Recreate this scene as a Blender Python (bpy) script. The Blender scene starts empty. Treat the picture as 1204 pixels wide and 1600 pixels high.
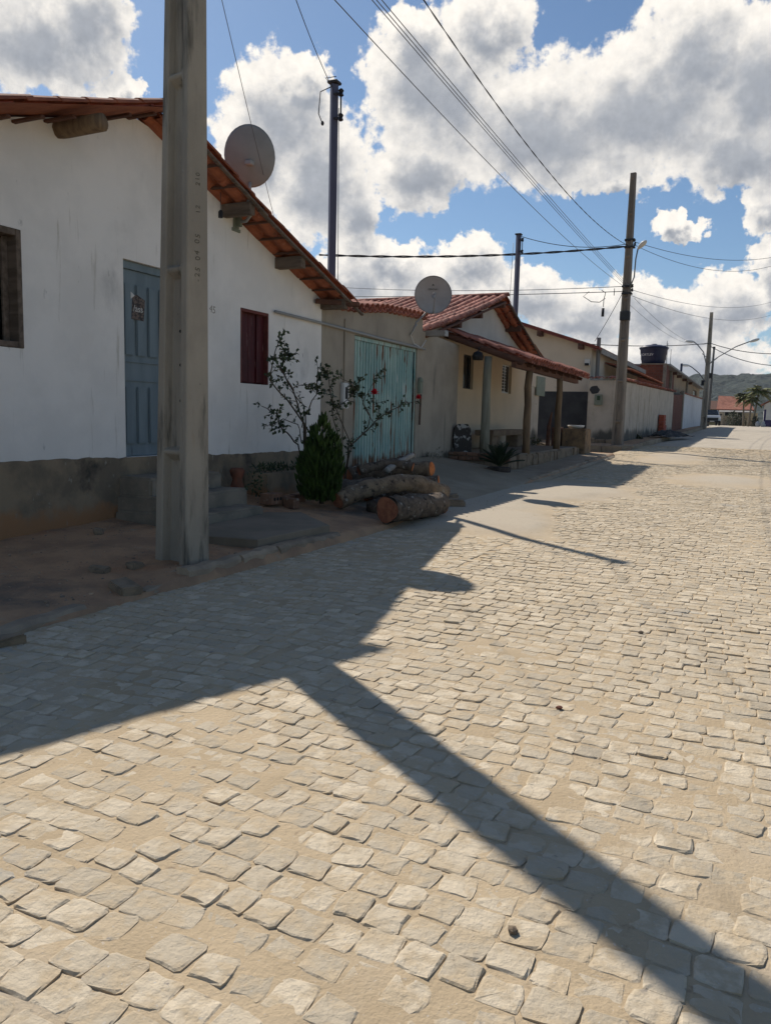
import bpy, bmesh, math, random
import numpy as np
from mathutils import Vector, Matrix, noise as mnoise

rnd = random.Random(7)
nrg = np.random.default_rng(11)
R = math.radians
SC = bpy.context.scene
COL = SC.collection

# ------------------------------------------------------------------ camera
YAW, PITCH, ROLL, EYE = R(24.8), R(-7.0), R(1.4), 1.4
cf = Vector((-math.sin(YAW)*math.cos(PITCH), math.cos(YAW)*math.cos(PITCH), math.sin(PITCH)))
cr0 = Vector((math.cos(YAW), math.sin(YAW), 0)); cu0 = cr0.cross(cf)
cr = cr0*math.cos(ROLL)+cu0*math.sin(ROLL); cu = cu0*math.cos(ROLL)-cr0*math.sin(ROLL)
cam_d = bpy.data.cameras.new('camera'); cam = bpy.data.objects.new('camera', cam_d); COL.objects.link(cam)
cam.matrix_world = Matrix(((cr.x, cu.x, -cf.x, 0), (cr.y, cu.y, -cf.y, 0), (cr.z, cu.z, -cf.z, EYE), (0, 0, 0, 1)))
cam_d.sensor_fit = 'VERTICAL'; cam_d.sensor_height = 24.0; cam_d.lens = 24.0*1230/1600
cam_d.clip_start = 0.05; cam_d.clip_end = 6000
SC.camera = cam

# ------------------------------------------------------------------ sun, sky, exposure
SUNV = Vector((-0.83, 0.65, 1.0)).normalized()           # towards the sun
SUN_EL = math.asin(SUNV.z)
sd = bpy.data.lights.new('sun', 'SUN'); sd.energy = 5.0; sd.angle = R(0.53); sd.color = (1.0, 0.925, 0.83)
sun = bpy.data.objects.new('sun', sd); COL.objects.link(sun)
sun.rotation_euler = (-SUNV).to_track_quat('-Z', 'Y').to_euler()
sun.location = (-20, 15, 30)
SC.view_settings.view_transform = 'Standard'; SC.view_settings.look = 'None'
SC.view_settings.gamma = 1.0; SC.view_settings.use_curve_mapping = False
SC.view_settings.exposure = 0.06

class NT:
    """short hand for writing node trees"""
    def __init__(s, tree): s.t = tree; s.n = tree.nodes; s.l = tree.links
    def new(s, typ, **kw):
        nd = s.n.new(typ)
        for k, v in kw.items(): setattr(nd, k, v)
        return nd
    def set(s, sock, v):
        if isinstance(v, bpy.types.NodeSocket): s.l.new(v, sock)
        elif v is not None: sock.default_value = v
    def math(s, op, a, b=None, c=None, clamp=False):
        nd = s.new('ShaderNodeMath', operation=op, use_clamp=clamp)
        for i, v in enumerate((a, b, c)): s.set(nd.inputs[i], v) if v is not None else None
        return nd.outputs[0]
    def vm(s, op, a, b=None, out=0):
        nd = s.new('ShaderNodeVectorMath', operation=op); s.set(nd.inputs[0], a)
        if b is not None: s.set(nd.inputs[1], b)
        return nd.outputs[out]
    def noise(s, vec, scale=5, detail=6, rough=.55, dist=0.0, out=0):
        nd = s.new('ShaderNodeTexNoise'); s.set(nd.inputs['Vector'], vec)
        nd.inputs['Scale'].default_value = scale; nd.inputs['Detail'].default_value = detail
        nd.inputs['Roughness'].default_value = rough; nd.inputs['Distortion'].default_value = dist
        return nd.outputs[out]
    def ramp(s, fac, lo, hi):
        nd = s.new('ShaderNodeMapRange', interpolation_type='SMOOTHSTEP'); s.set(nd.inputs[0], fac)
        nd.inputs[1].default_value = lo; nd.inputs[2].default_value = hi
        return nd.outputs[0]
    def mix(s, f, a, b, blend='MIX'):
        nd = s.new('ShaderNodeMix', data_type='RGBA', blend_type=blend)
        s.set(nd.inputs[0], f)
        for i, v in ((6, a), (7, b)):
            if isinstance(v, bpy.types.NodeSocket): s.l.new(v, nd.inputs[i])
            else: nd.inputs[i].default_value = (v[0], v[1], v[2], 1)
        return nd.outputs[2]

world = bpy.data.worlds.new('World'); SC.world = world; world.use_nodes = True
W = NT(world.node_tree); W.n.clear()
# cumulus clouds at infinity: (azimuth, elevation, half width, half height) in degrees
CLOUDS = [(-48.0, 21.9, 6.5, 3.6), (-45.2, 23.7, 3.5, 3.6), (-42.9, 20.0, 1.8, 1.1), (-54, 24, 6, 5), (-33.0, 19.8, 4.6, 3.8), (-31.3, 21.6, 2.6, 1.9),
  (-34.5, 17.0, 3.3, 3.4), (-30.2, 16.0, 4.4, 5.1), (-27.6, 13.9, 2.5, 3.7), (-23.4, 22.0, 4.2, 3.9), (-24.0, 24.0, 2.4, 2.4), (-21.2, 20.9, 5.2, 4.4),
  (-18.9, 24.6, 3.6, 2.7), (-14.6, 18.9, 9.0, 4.5), (-8.4, 19.7, 9.3, 4.6), (-5.4, 22.5, 5.5, 3.7), (-1.2, 20.7, 5.2, 5.0), (-22.8, 16.6, 4.2, 3.1),
  (-10.2, 15.6, 4.8, 1.5), (-2.3, 17.1, 5.0, 3.0), (-0.2, 13.3, 1.9, 2.1), (-5.5, 12.6, 2.0, 0.9), (-6.1, 13.1, 1.0, 1.1), (-25.3, 10.6, 3.6, 1.9),
  (-19.4, 10.9, 3.4, 1.9), (-27.4, 9.7, 2.7, 2.6), (-22.6, 8.6, 5.0, 2.6), (-15.4, 8.9, 4.6, 2.1), (-11.8, 7.4, 4.5, 2.3), (-7.2, 8.0, 3.5, 2.1),
  (-5.1, 7.0, 3.6, 2.3), (-1.7, 7.9, 3.1, 2.8), (0.6, 9.4, 1.9, 2.5), (-4.1, 4.0, 6.0, 2.5), (-9.6, 4.6, 4.2, 1.7), (-38.6, 9.6, 5.1, 3.3),
  (-12, 30, 7, 4), (-34, 31, 6, 4), (5, 26, 4, 5), (7, 14, 5, 4), (9, 7, 6, 3), (-58, 12, 6, 4)]
def cloud_group():
    g = bpy.data.node_groups.new('cloud_field', 'ShaderNodeTree')
    g.interface.new_socket('Dir', in_out='INPUT', socket_type='NodeSocketVector')
    g.interface.new_socket('D', in_out='OUTPUT', socket_type='NodeSocketFloat')
    g.interface.new_socket('A', in_out='OUTPUT', socket_type='NodeSocketFloat')
    G = NT(g); gi = G.new('NodeGroupInput'); go = G.new('NodeGroupOutput')
    P = gi.outputs[0]                                   # (azimuth, elevation, 0) in degrees
    w1 = G.noise(P, .34, 3, .55, out=1)
    w2 = G.noise(P, 1.1, 3, .6, out=1)
    wv = G.vm('MULTIPLY', G.vm('SUBTRACT', w1, (.5, .5, .5)), (4.2, 3.2, 0))
    wv2 = G.vm('MULTIPLY', G.vm('SUBTRACT', w2, (.5, .5, .5)), (2.0, 1.7, 0))
    Q = G.vm('ADD', G.vm('ADD', P, wv), wv2)
    acc = None
    for (a, e, ra, re) in CLOUDS:
        d = G.vm('MULTIPLY', G.vm('SUBTRACT', Q, (a, e, 0)), (1.02/ra, 1.05/re, 0))
        f = G.math('SUBTRACT', 1.0, G.vm('LENGTH', d, out=1))
        acc = f if acc is None else G.math('SMOOTH_MAX', acc, f, .22)
    # sky beyond the named clouds: noise cumulus, thinned overhead for less fill light
    far = G.math('MULTIPLY_ADD', G.noise(P, .07, 4, .5), 4.2, -2.5)
    sx = G.new('ShaderNodeSeparateXYZ'); G.l.new(P, sx.inputs[0])
    away = G.ramp(G.math('ABSOLUTE', G.math('ADD', sx.outputs[0], 25)), 31, 44)
    up = G.ramp(sx.outputs[1], 27, 36)
    m = G.math('MAXIMUM', away, up)
    far = G.math('SUBTRACT', far, G.math('MULTIPLY', G.ramp(sx.outputs[1], 30, 55), .5))
    far = G.math('SUBTRACT', far, G.math('MULTIPLY', G.math('SUBTRACT', 1.0, m), 6.0))
    acc = G.math('MAXIMUM', acc, far)
    fb = G.noise(P, .62, 9, .58)
    D = G.math('MULTIPLY_ADD', G.math('SUBTRACT', fb, .5), .95, acc)
    G.l.new(D, go.inputs[0]); G.l.new(acc, go.inputs[1])
    return g
CG = cloud_group()
tc = W.new('ShaderNodeTexCoord'); sep = W.new('ShaderNodeSeparateXYZ'); W.l.new(tc.outputs['Generated'], sep.inputs[0])
azm = W.math('MULTIPLY', W.math('ARCTAN2', sep.outputs[0], sep.outputs[1]), 57.2958)
ele = W.math('MULTIPLY', W.math('ARCSINE', sep.outputs[2]), 57.2958)
cmb = W.new('ShaderNodeCombineXYZ'); W.l.new(azm, cmb.inputs[0]); W.l.new(ele, cmb.inputs[1])
def field(off):
    nd = W.new('ShaderNodeGroup', node_tree=CG)
    W.l.new(W.vm('ADD', cmb.outputs[0], off) if off else cmb.outputs[0], nd.inputs[0])
    return nd.outputs
F0 = field(None); F1 = field((-.4, 1.0, 0)); D0, A0 = F0[0], F0[1]; D1, A1 = F1[0], F1[1]
cover = W.ramp(D0, .0, .19)
billow = W.math('MULTIPLY_ADD', W.math('SUBTRACT', D0, D1), .95, .60, clamp=True)       # side turned to the light
thick = W.ramp(W.math('ADD', W.math('MULTIPLY_ADD', A0, .3, W.math('MULTIPLY', A1, .7)), W.math('MULTIPLY', W.math('SUBTRACT', D1, A1), .42)), .16, .80)
lit = W.mix(thick, (1.08, 1.04, .98), (.46, .49, .545))
fine = W.noise(cmb.outputs[0], 1.6, 7, .6)
fine = W.math('MULTIPLY_ADD', fine, .3, .85)
lit = W.mix(1.0, lit, W.mix(billow, (.78, .79, .81), (1.07, 1.05, 1.02)), 'MULTIPLY')
lit = W.vm('SCALE', lit); W.l.new(fine, lit.node.inputs['Scale'])
sky = W.new('ShaderNodeTexSky', sky_type='NISHITA'); sky.sun_disc = False
sky.sun_elevation = SUN_EL; sky.sun_rotation = math.atan2(SUNV.x, SUNV.y)
sky.altitude = 700; sky.air_density = 1.0; sky.dust_density = .6; sky.ozone_density = 1.6
SKY_STRENGTH, CLOUD_GAIN = 0.08, 11.0
cl = W.vm('SCALE', lit); cl.node.inputs['Scale'].default_value = CLOUD_GAIN
tot = W.mix(cover, W.vm('MULTIPLY', sky.outputs[0], (.86, 1.0, 1.09)), cl)
bg = W.new('ShaderNodeBackground'); W.l.new(tot, bg.inputs[0]); bg.inputs[1].default_value = SKY_STRENGTH
wo = W.new('ShaderNodeOutputWorld'); W.l.new(bg.outputs[0], wo.inputs[0])

# ------------------------------------------------------------------ materials
MATS = {}
def mat(name, c, c2=None, s=6, lo=.38, hi=.64, rough=.88, bump=0, bs=60, bd=.01, metal=0, obj=False, rv=0, layers=(), spec=.3, trans=0, brick=None, stretch=None, pale=None):
    if name in MATS: return MATS[name]
    m = bpy.data.materials.new(name); m.use_nodes = True; N = NT(m.node_tree)
    b = N.n['Principled BSDF']; MATS[name] = m
    if obj: P = N.new('ShaderNodeTexCoord').outputs['Object']
    else: P = N.new('ShaderNodeNewGeometry').outputs['Position']
    if obj:   # shared meshes: shift the pattern per object
        oi = N.new('ShaderNodeObjectInfo'); P = N.vm('ADD', P, N.vm('SCALE', (37., 11., 53.))); P.node.inputs[1].links[0].from_node.inputs['Scale'].default_value = 1
        N.l.new(oi.outputs['Random'], P.node.inputs[1].links[0].from_node.inputs['Scale'])
    PS = N.vm('MULTIPLY', P, stretch) if stretch else P
    col = N.mix(N.ramp(N.noise(PS, s, 8, .6), lo, hi), c, c2 if c2 else c)
    if brick:
        sp = N.new('ShaderNodeSeparateXYZ'); N.l.new(P, sp.inputs[0])
        cb = N.new('ShaderNodeCombineXYZ'); N.l.new(N.math('ADD', sp.outputs[0], sp.outputs[1]), cb.inputs[0]); N.l.new(sp.outputs[2], cb.inputs[1])
        bt = N.new('ShaderNodeTexBrick'); N.l.new(cb.outputs[0], bt.inputs[0])
        bt.inputs['Scale'].default_value = 1; bt.inputs['Brick Width'].default_value = brick[0]; bt.inputs['Row Height'].default_value = brick[1]
        bt.inputs['Mortar Size'].default_value = .012
        bt.inputs['Color1'].default_value = (.85, .85, .85, 1); bt.inputs['Color2'].default_value = (1.15, 1.1, 1.1, 1)
        col = N.mix(1.0, col, bt.outputs[0], 'MULTIPLY')
        col = N.mix(bt.outputs['Fac'], col, brick[2])
    if pale:
        ap = N.new('ShaderNodeAttribute', attribute_name='wash'); col = N.mix(ap.outputs['Fac'], col, pale)
    if rv:
        oi2 = N.new('ShaderNodeObjectInfo'); at = N.new('ShaderNodeAttribute', attribute_name='rnd')
        v = N.math('FRACT', N.math('ADD', oi2.outputs['Random'], at.outputs['Fac']))
        v = N.math('MULTIPLY_ADD', v, 2*rv, 1-rv)
        cs = N.vm('SCALE', col); N.l.new(v, cs.node.inputs['Scale']); col = cs
    for L in layers:
        lc, ls, llo, lhi = L[:4]; st = L[4] if len(L) > 4 else None; zr = L[5] if len(L) > 5 else None; am = L[6] if len(L) > 6 else 1
        Q = N.vm('MULTIPLY', P, st) if st else P
        f = N.noise(Q, ls, 7, .62)
        if zr:    # splash or wash zone that fades with height
            sp = N.new('ShaderNodeSeparateXYZ'); N.l.new(P, sp.inputs[0])
            f = N.math('ADD', f, N.math('MULTIPLY', N.math('SUBTRACT', N.ramp(sp.outputs[2], zr[1], zr[0]) if zr[0] < zr[1] else N.ramp(sp.outputs[2], zr[1], zr[0]), .5), .8))
        f = N.math('MULTIPLY', N.ramp(f, llo, lhi), am)
        col = N.mix(f, col, lc)
    N.l.new(col, b.inputs['Base Color'])
    b.inputs['Roughness'].default_value = rough; b.inputs['Metallic'].default_value = metal
    b.inputs['Specular IOR Level'].default_value = spec
    if trans: b.inputs['Transmission Weight'].default_value = trans
    if bump:
        bn = N.new('ShaderNodeBump'); bn.inputs['Strength'].default_value = bump; bn.inputs['Distance'].default_value = bd
        N.l.new(N.noise(PS, bs, 8, .65), bn.inputs['Height'])
        N.l.new(bn.outputs[0], b.inputs['Normal'])
    return m

def zfix(z0, z1): return (z0, z1)
GRIME = (.19, .185, .17)
plaster_white = mat('white_plaster', (.82, .79, .745), (.74, .715, .675), 1.3, bump=.55, bs=7, bd=.018, layers=[((.46, .45, .43), 1.1, .60, .80, (1, 1, .55)), ((.32, .31, .29), 7, .67, .76, (1, 1, .35)), ((.52, .49, .43), 3, .60, .72, (1, 3.5, .25)), ((.36, .34, .31), 60, .70, .74)])
plaster_gable = mat('gable_plaster', (.60, .575, .53), (.52, .50, .46), 1.0, bump=.3, bs=20, bd=.006, layers=[((.36, .33, .28), 1.6, .62, .82)])
plaster_grey = mat('raw_plaster', (.36, .315, .25), (.29, .255, .205), 1.1, bump=.35, bs=26, bd=.006, layers=[((.12, .11, .095), 1.6, .60, .78, (1, 2.6, .3)), ((.06, .058, .05), 2.2, .70, .95, (1, 1, .7), (.4, 1.2))])
plaster_cream = mat('cream_plaster', (.60, .49, .35), (.55, .45, .325), 1.2, bump=.25, bs=24, bd=.005, layers=[((.35, .27, .18), 2.4, .78, 1.0, (1, 1, .6), (.5, 1.5))])
plaster_cream2 = mat('pale_cream_plaster', (.62, .53, .42), (.56, .48, .38), .9, bump=.2, bs=20, bd=.005, layers=[((.33, .28, .22), 1.2, .62, .8)])
wall_old_white = mat('old_whitewash', (.52, .455, .375), (.43, .375, .305), 1.4, bump=.5, bs=9, bd=.02, layers=[((.27, .215, .15), 1.7, .54, .70, (1, 1, .22)), ((.30, .27, .22), 2.2, .58, .72, (1, 1, .4)), ((.10, .095, .08), 2.0, .62, .90, (1, 1, .3), (.7, 1.7)), ((.25, .2, .15), 5.5, .63, .68)])
cement_dark = mat('dado_cement', (.29, .225, .15), (.175, .14, .10), 2.2, bump=.9, bs=16, bd=.016, layers=[((.055, .05, .042), 1.7, .55, .72), ((.30, .28, .235), 14, .62, .70, (1, 1, .5)), ((.33, .175, .085), 2.6, .50, .82, (1, 1, 1), (.10, .72)), ((.33, .30, .25), 6, .66, .72, (1, 1, .3))])
cement_black = mat('black_cement_render', (.040, .041, .044), (.062, .062, .063), 1.6, bump=.5, bs=14, bd=.01, layers=[((.13, .115, .09), 2, .66, .95, (1, 1, .6), (.5, 1.2))])
concrete = mat('grey_concrete', (.26, .225, .175), (.18, .157, .125), 3, bump=.5, bs=40, bd=.006, layers=[((.32, .30, .26), 9, .62, .72)])
concrete_pole = mat('pole_concrete', (.37, .325, .26), (.29, .255, .205), 1.6, bump=.9, bs=42, bd=.008, stretch=(1, 1, .55), layers=[((.115, .105, .085), 3.5, .54, .70, (1.5, 1.5, .22)), ((.30, .19, .10), 2.2, .62, .78, (1.5, 1.5, .3)), ((.35, .33, .28), 14, .66, .74), ((.06, .058, .052), 20, .70, .75)])
slab_concrete = mat('slab_concrete', (.24, .20, .15), (.185, .155, .115), 1.7, bump=.4, bs=35, bd=.005, layers=[((.30, .22, .15), 1.5, .55, .75)])
dirt = mat('red_dirt', (.46, .285, .165), (.33, .205, .125), 2.4, rough=.98, bump=.8, bs=26, bd=.02, layers=[((.16, .125, .095), .9, .52, .70), ((.40, .32, .23), 5, .62, .75), ((.13, .10, .08), 30, .68, .74), ((.40, .21, .11), 1.4, .58, .72)])
sandm = mat('joint_sand', (.495, .39, .255), (.425, .33, .21), 2.0, rough=.98, bump=.9, bs=55, bd=.008, pale=(.46, .40, .31), layers=[((.44, .375, .285), .7, .5, .68), ((.31, .235, .155), 16, .60, .72), ((.52, .46, .37), 60, .62, .70)])
cobble = mat('granite_sett', (.54, .462, .342), (.455, .388, .285), 9, rough=.94, bump=.9, bs=34, bd=.012, rv=.19, layers=[((.50, .405, .275), 9, .44, .60), ((.26, .235, .205), 16, .64, .74), ((.54, .50, .43), 70, .62, .70), ((.33, .335, .32), 1.1, .60, .72, None, None, .55)])
tile_m = mat('terracotta_tile', (.33, .108, .052), (.25, .078, .04), 9, rough=.85, bump=.35, bs=50, bd=.004, obj=False, rv=.22, layers=[((.13, .065, .045), 6, .60, .80), ((.50, .30, .20), 24, .64, .76)])
tile_old = mat('weathered_tile', (.40, .165, .115), (.27, .10, .07), 7, rough=.85, bump=.35, bs=40, bd=.004, rv=.32, layers=[((.10, .06, .05), 3, .58, .78), ((.50, .33, .25), 20, .64, .76)])
wood_old = mat('grey_wood', (.17, .13, .10), (.10, .078, .06), 5, bump=.6, bs=30, bd=.006, stretch=(.4, 3, 3), layers=[((.30, .27, .24), 4, .6, .75)])
wood_dark = mat('dark_roof_timber', (.13, .062, .04), (.085, .042, .03), 5, bump=.5, bs=30, bd=.006, stretch=(.4, 3, 3), layers=[((.25, .21, .18), 5, .66, .78)])
wood_post = mat('round_post_timber', (.22, .15, .085), (.13, .088, .055), 5, bump=.6, bs=20, bd=.008, stretch=(3, 3, .35))
wood_post_green = mat('mossy_post_timber', (.235, .235, .185), (.17, .165, .125), 5, bump=.6, bs=20, bd=.008, stretch=(3, 3, .35), layers=[((.10, .09, .07), 5, .62, .75, (3, 3, .4))])
paint_blue = mat('faded_blue_paint', (.175, .225, .25), (.14, .185, .21), 3, rough=.6, bump=.25, bs=40, bd=.003, stretch=(2, 2, .4), layers=[((.055, .075, .085), 3, .64, .78, (3, 3, .5)), ((.22, .25, .25), 24, .70, .74)])
paint_red = mat('worn_red_paint', (.085, .011, .014), (.055, .008, .010), 5, rough=.6, bump=.3, bs=40, bd=.003, stretch=(3, 3, .3), layers=[((.28, .16, .14), 9, .60, .68, (4, 4, .25))])
frame_red = mat('red_window_frame', (.16, .045, .035), (.11, .03, .025), 6, rough=.7, bump=.3, bs=40, bd=.003)
gate_teal = mat('teal_gate_paint', (.37, .50, .455), (.25, .40, .38), 1.2, rough=.55, layers=[((.045, .20, .215), 1.1, .60, .70, (1, 1.5, .3)), ((.58, .63, .59), 3.1, .57, .66, (1, 7, .28)), ((.19, .09, .045), 2.6, .555, .63, (1, 6, .30)), ((.15, .08, .045), 3.2, .72, .95, (1, 3, .6), (.5, 1.1))])
steel_dark = mat('dark_painted_steel', (.03, .032, .035), None, rough=.6)
post_metal = mat('galvanised_blue_post', (.085, .085, .125), (.11, .11, .155), 2, rough=.5, metal=.3, stretch=(1, 1, .3))
dish_m = mat('dish_grey_paint', (.255, .262, .262), (.22, .226, .226), 3, rough=.6, layers=[((.2, .18, .15), 8, .66, .8)])
dish_light = mat('dish_light_paint', (.38, .36, .33), (.33, .31, .285), 3, rough=.6, layers=[((.2, .18, .15), 8, .68, .8)])
pole_dark = mat('weathered_pole_concrete', (.25, .215, .175), (.18, .155, .13), 1.6, bump=.6, bs=40, bd=.006, stretch=(1, 1, .4), layers=[((.09, .08, .07), 3, .56, .72, (1.5, 1.5, .2))])
dish_back = mat('dish_back_grey', (.26, .25, .24), (.23, .22, .21), 3, rough=.6)
grey_plastic = mat('grey_plastic', (.30, .30, .29), None, rough=.5)
white_plastic = mat('white_plastic', (.60, .60, .58), None, rough=.5)
green_metal = mat('green_grey_metal', (.21, .235, .18), (.17, .19, .15), 8, rough=.6)
black_m = mat('black_rubber', (.012, .012, .013), None, rough=.6)
cable_m = mat('cable_black', (.018, .019, .024), None, rough=.6)
cable_grey = mat('cable_grey', (.10, .105, .12), None, rough=.5)
bark = mat('mottled_bark', (.17, .13, .095), (.085, .066, .05), 9, rough=.95, bump=1.0, bs=34, bd=.02, layers=[((.36, .34, .30), 13, .60, .66), ((.04, .033, .028), 11, .58, .66), ((.20, .13, .08), 4, .62, .72)])
bark_pale = mat('pale_bark', (.30, .215, .135), (.17, .12, .08), 8, rough=.95, bump=1.0, bs=30, bd=.02, layers=[((.42, .39, .33), 12, .60, .67), ((.06, .045, .035), 9, .57, .66)])
cut_wood = mat('fresh_cut_wood', (.62, .20, .055), (.42, .125, .04), 14, rough=.9, bump=.5, bs=60, bd=.004)
cut_dull = mat('dull_cut_wood', (.34, .14, .075), (.22, .085, .05), 14, rough=.9, bump=.5, bs=60, bd=.004)
leaf_rose = mat('rose_leaf', (.030, .050, .022), (.048, .075, .030), 14, rough=.5, rv=.25, spec=.4)
stem_m = mat('rose_stem', (.085, .062, .045), (.055, .045, .030), 20, rough=.9)
petal = mat('red_petal', (.55, .012, .025), (.42, .008, .02), 20, rough=.6)
leaf_thuja = mat('thuja_leaf', (.045, .085, .014), (.024, .050, .010), 9, rough=.7, rv=.3)
leaf_sago = mat('sago_leaf', (.018, .034, .018), (.028, .05, .024), 20, rough=.45, rv=.2)
leaf_palm = mat('palm_leaf', (.16, .155, .03), (.075, .10, .022), 3, rough=.5, rv=.3)
leaf_bush = mat('bush_leaf', (.030, .045, .020), (.05, .062, .028), 6, rough=.6, rv=.3)
clay = mat('clay_pot', (.20, .075, .045), (.13, .055, .035), 8, bump=.3, bs=40, bd=.004)
brick_m = mat('old_brick', (.22, .125, .08), (.16, .095, .065), 10, bump=.6, bs=40, bd=.006, rv=.2, layers=[((.30, .27, .22), 12, .58, .70)])
brick_hollow = mat('hollow_brick_wall', (.15, .045, .026), (.11, .034, .02), 5, bump=.3, bs=20, bd=.01, brick=(.24, .16, (.11, .055, .04)), layers=[((.25, .18, .13), 1.2, .60, .75)])
brick_red = mat('stacked_red_brick', (.32, .075, .04), (.26, .06, .035), 5, bump=.3, bs=20, bd=.006, rv=.15)
tank_m = mat('blue_tank_plastic', (.010, .016, .050), (.014, .022, .065), 2, rough=.45)
tarp_m = mat('black_tarp', (.008, .009, .011), (.014, .015, .018), 4, rough=.75, bump=.6, bs=12, bd=.02)
stone_rub = mat('rubble_stone', (.27, .205, .14), (.18, .138, .095), 7, bump=.8, bs=30, bd=.012, rv=.15)
well_m = mat('well_cement', (.27, .185, .105), (.15, .105, .065), 5, bump=.8, bs=18, bd=.02, layers=[((.07, .06, .05), 5, .58, .68)])
fibro = mat('fibre_cement', (.30, .29, .28), (.22, .21, .20), 3, bump=.3, bs=20)
glass_dark = mat('dark_window_glass', (.012, .014, .016), None, rough=.12, spec=.6)
car_silver = mat('silver_car_paint', (.48, .50, .53), None, rough=.3, metal=.5)
car_dark = mat('dark_car_trim', (.015, .016, .02), None, rough=.4)
lens_m = mat('clear_lamp_lens', (.75, .76, .75), None, rough=.2)
far_white = mat('far_white_wall', (.70, .70, .68), (.62, .62, .60), 1, layers=[((.35, .31, .26), 1.3, .68, .85)])
far_stone = mat('far_fence_cement', (.34, .29, .22), (.27, .23, .175), 1.2, layers=[((.2, .17, .13), 2, .58, .7)])
far_roof = mat('far_red_tile', (.36, .15, .10), (.25, .10, .065), 2.5, bump=.5, bs=6, bd=.05)
blue_paint = mat('deep_blue_paint', (.03, .025, .10), (.045, .035, .12), 3, rough=.6)
sack_m = mat('grey_sack', (.42, .42, .42), (.34, .34, .34), 5, bump=.5, bs=14, bd=.02)
hill_m = mat('forest_hill', (.020, .033, .026), (.036, .048, .032), .05, rough=1, bump=.8, bs=.12, bd=5, layers=[((.014, .022, .016), .16, .50, .66)])
field_m = mat('far_field', (.20, .16, .10), (.12, .12, .06), .08, rough=1)
print_dark = mat('printed_paper', (.16, .12, .10), (.045, .04, .04), 34, lo=.45, hi=.55, rough=.7)
paper_m = mat('white_paper', (.55, .55, .53), None, rough=.7)
ink_m = mat('black_ink', (.030, .028, .025), None, rough=.9)
ink_soft = mat('faded_ink', (.30, .27, .23), None, rough=.9)
inside_m = mat('dark_interior', (.05, .045, .04), None, rough=.95)

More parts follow.
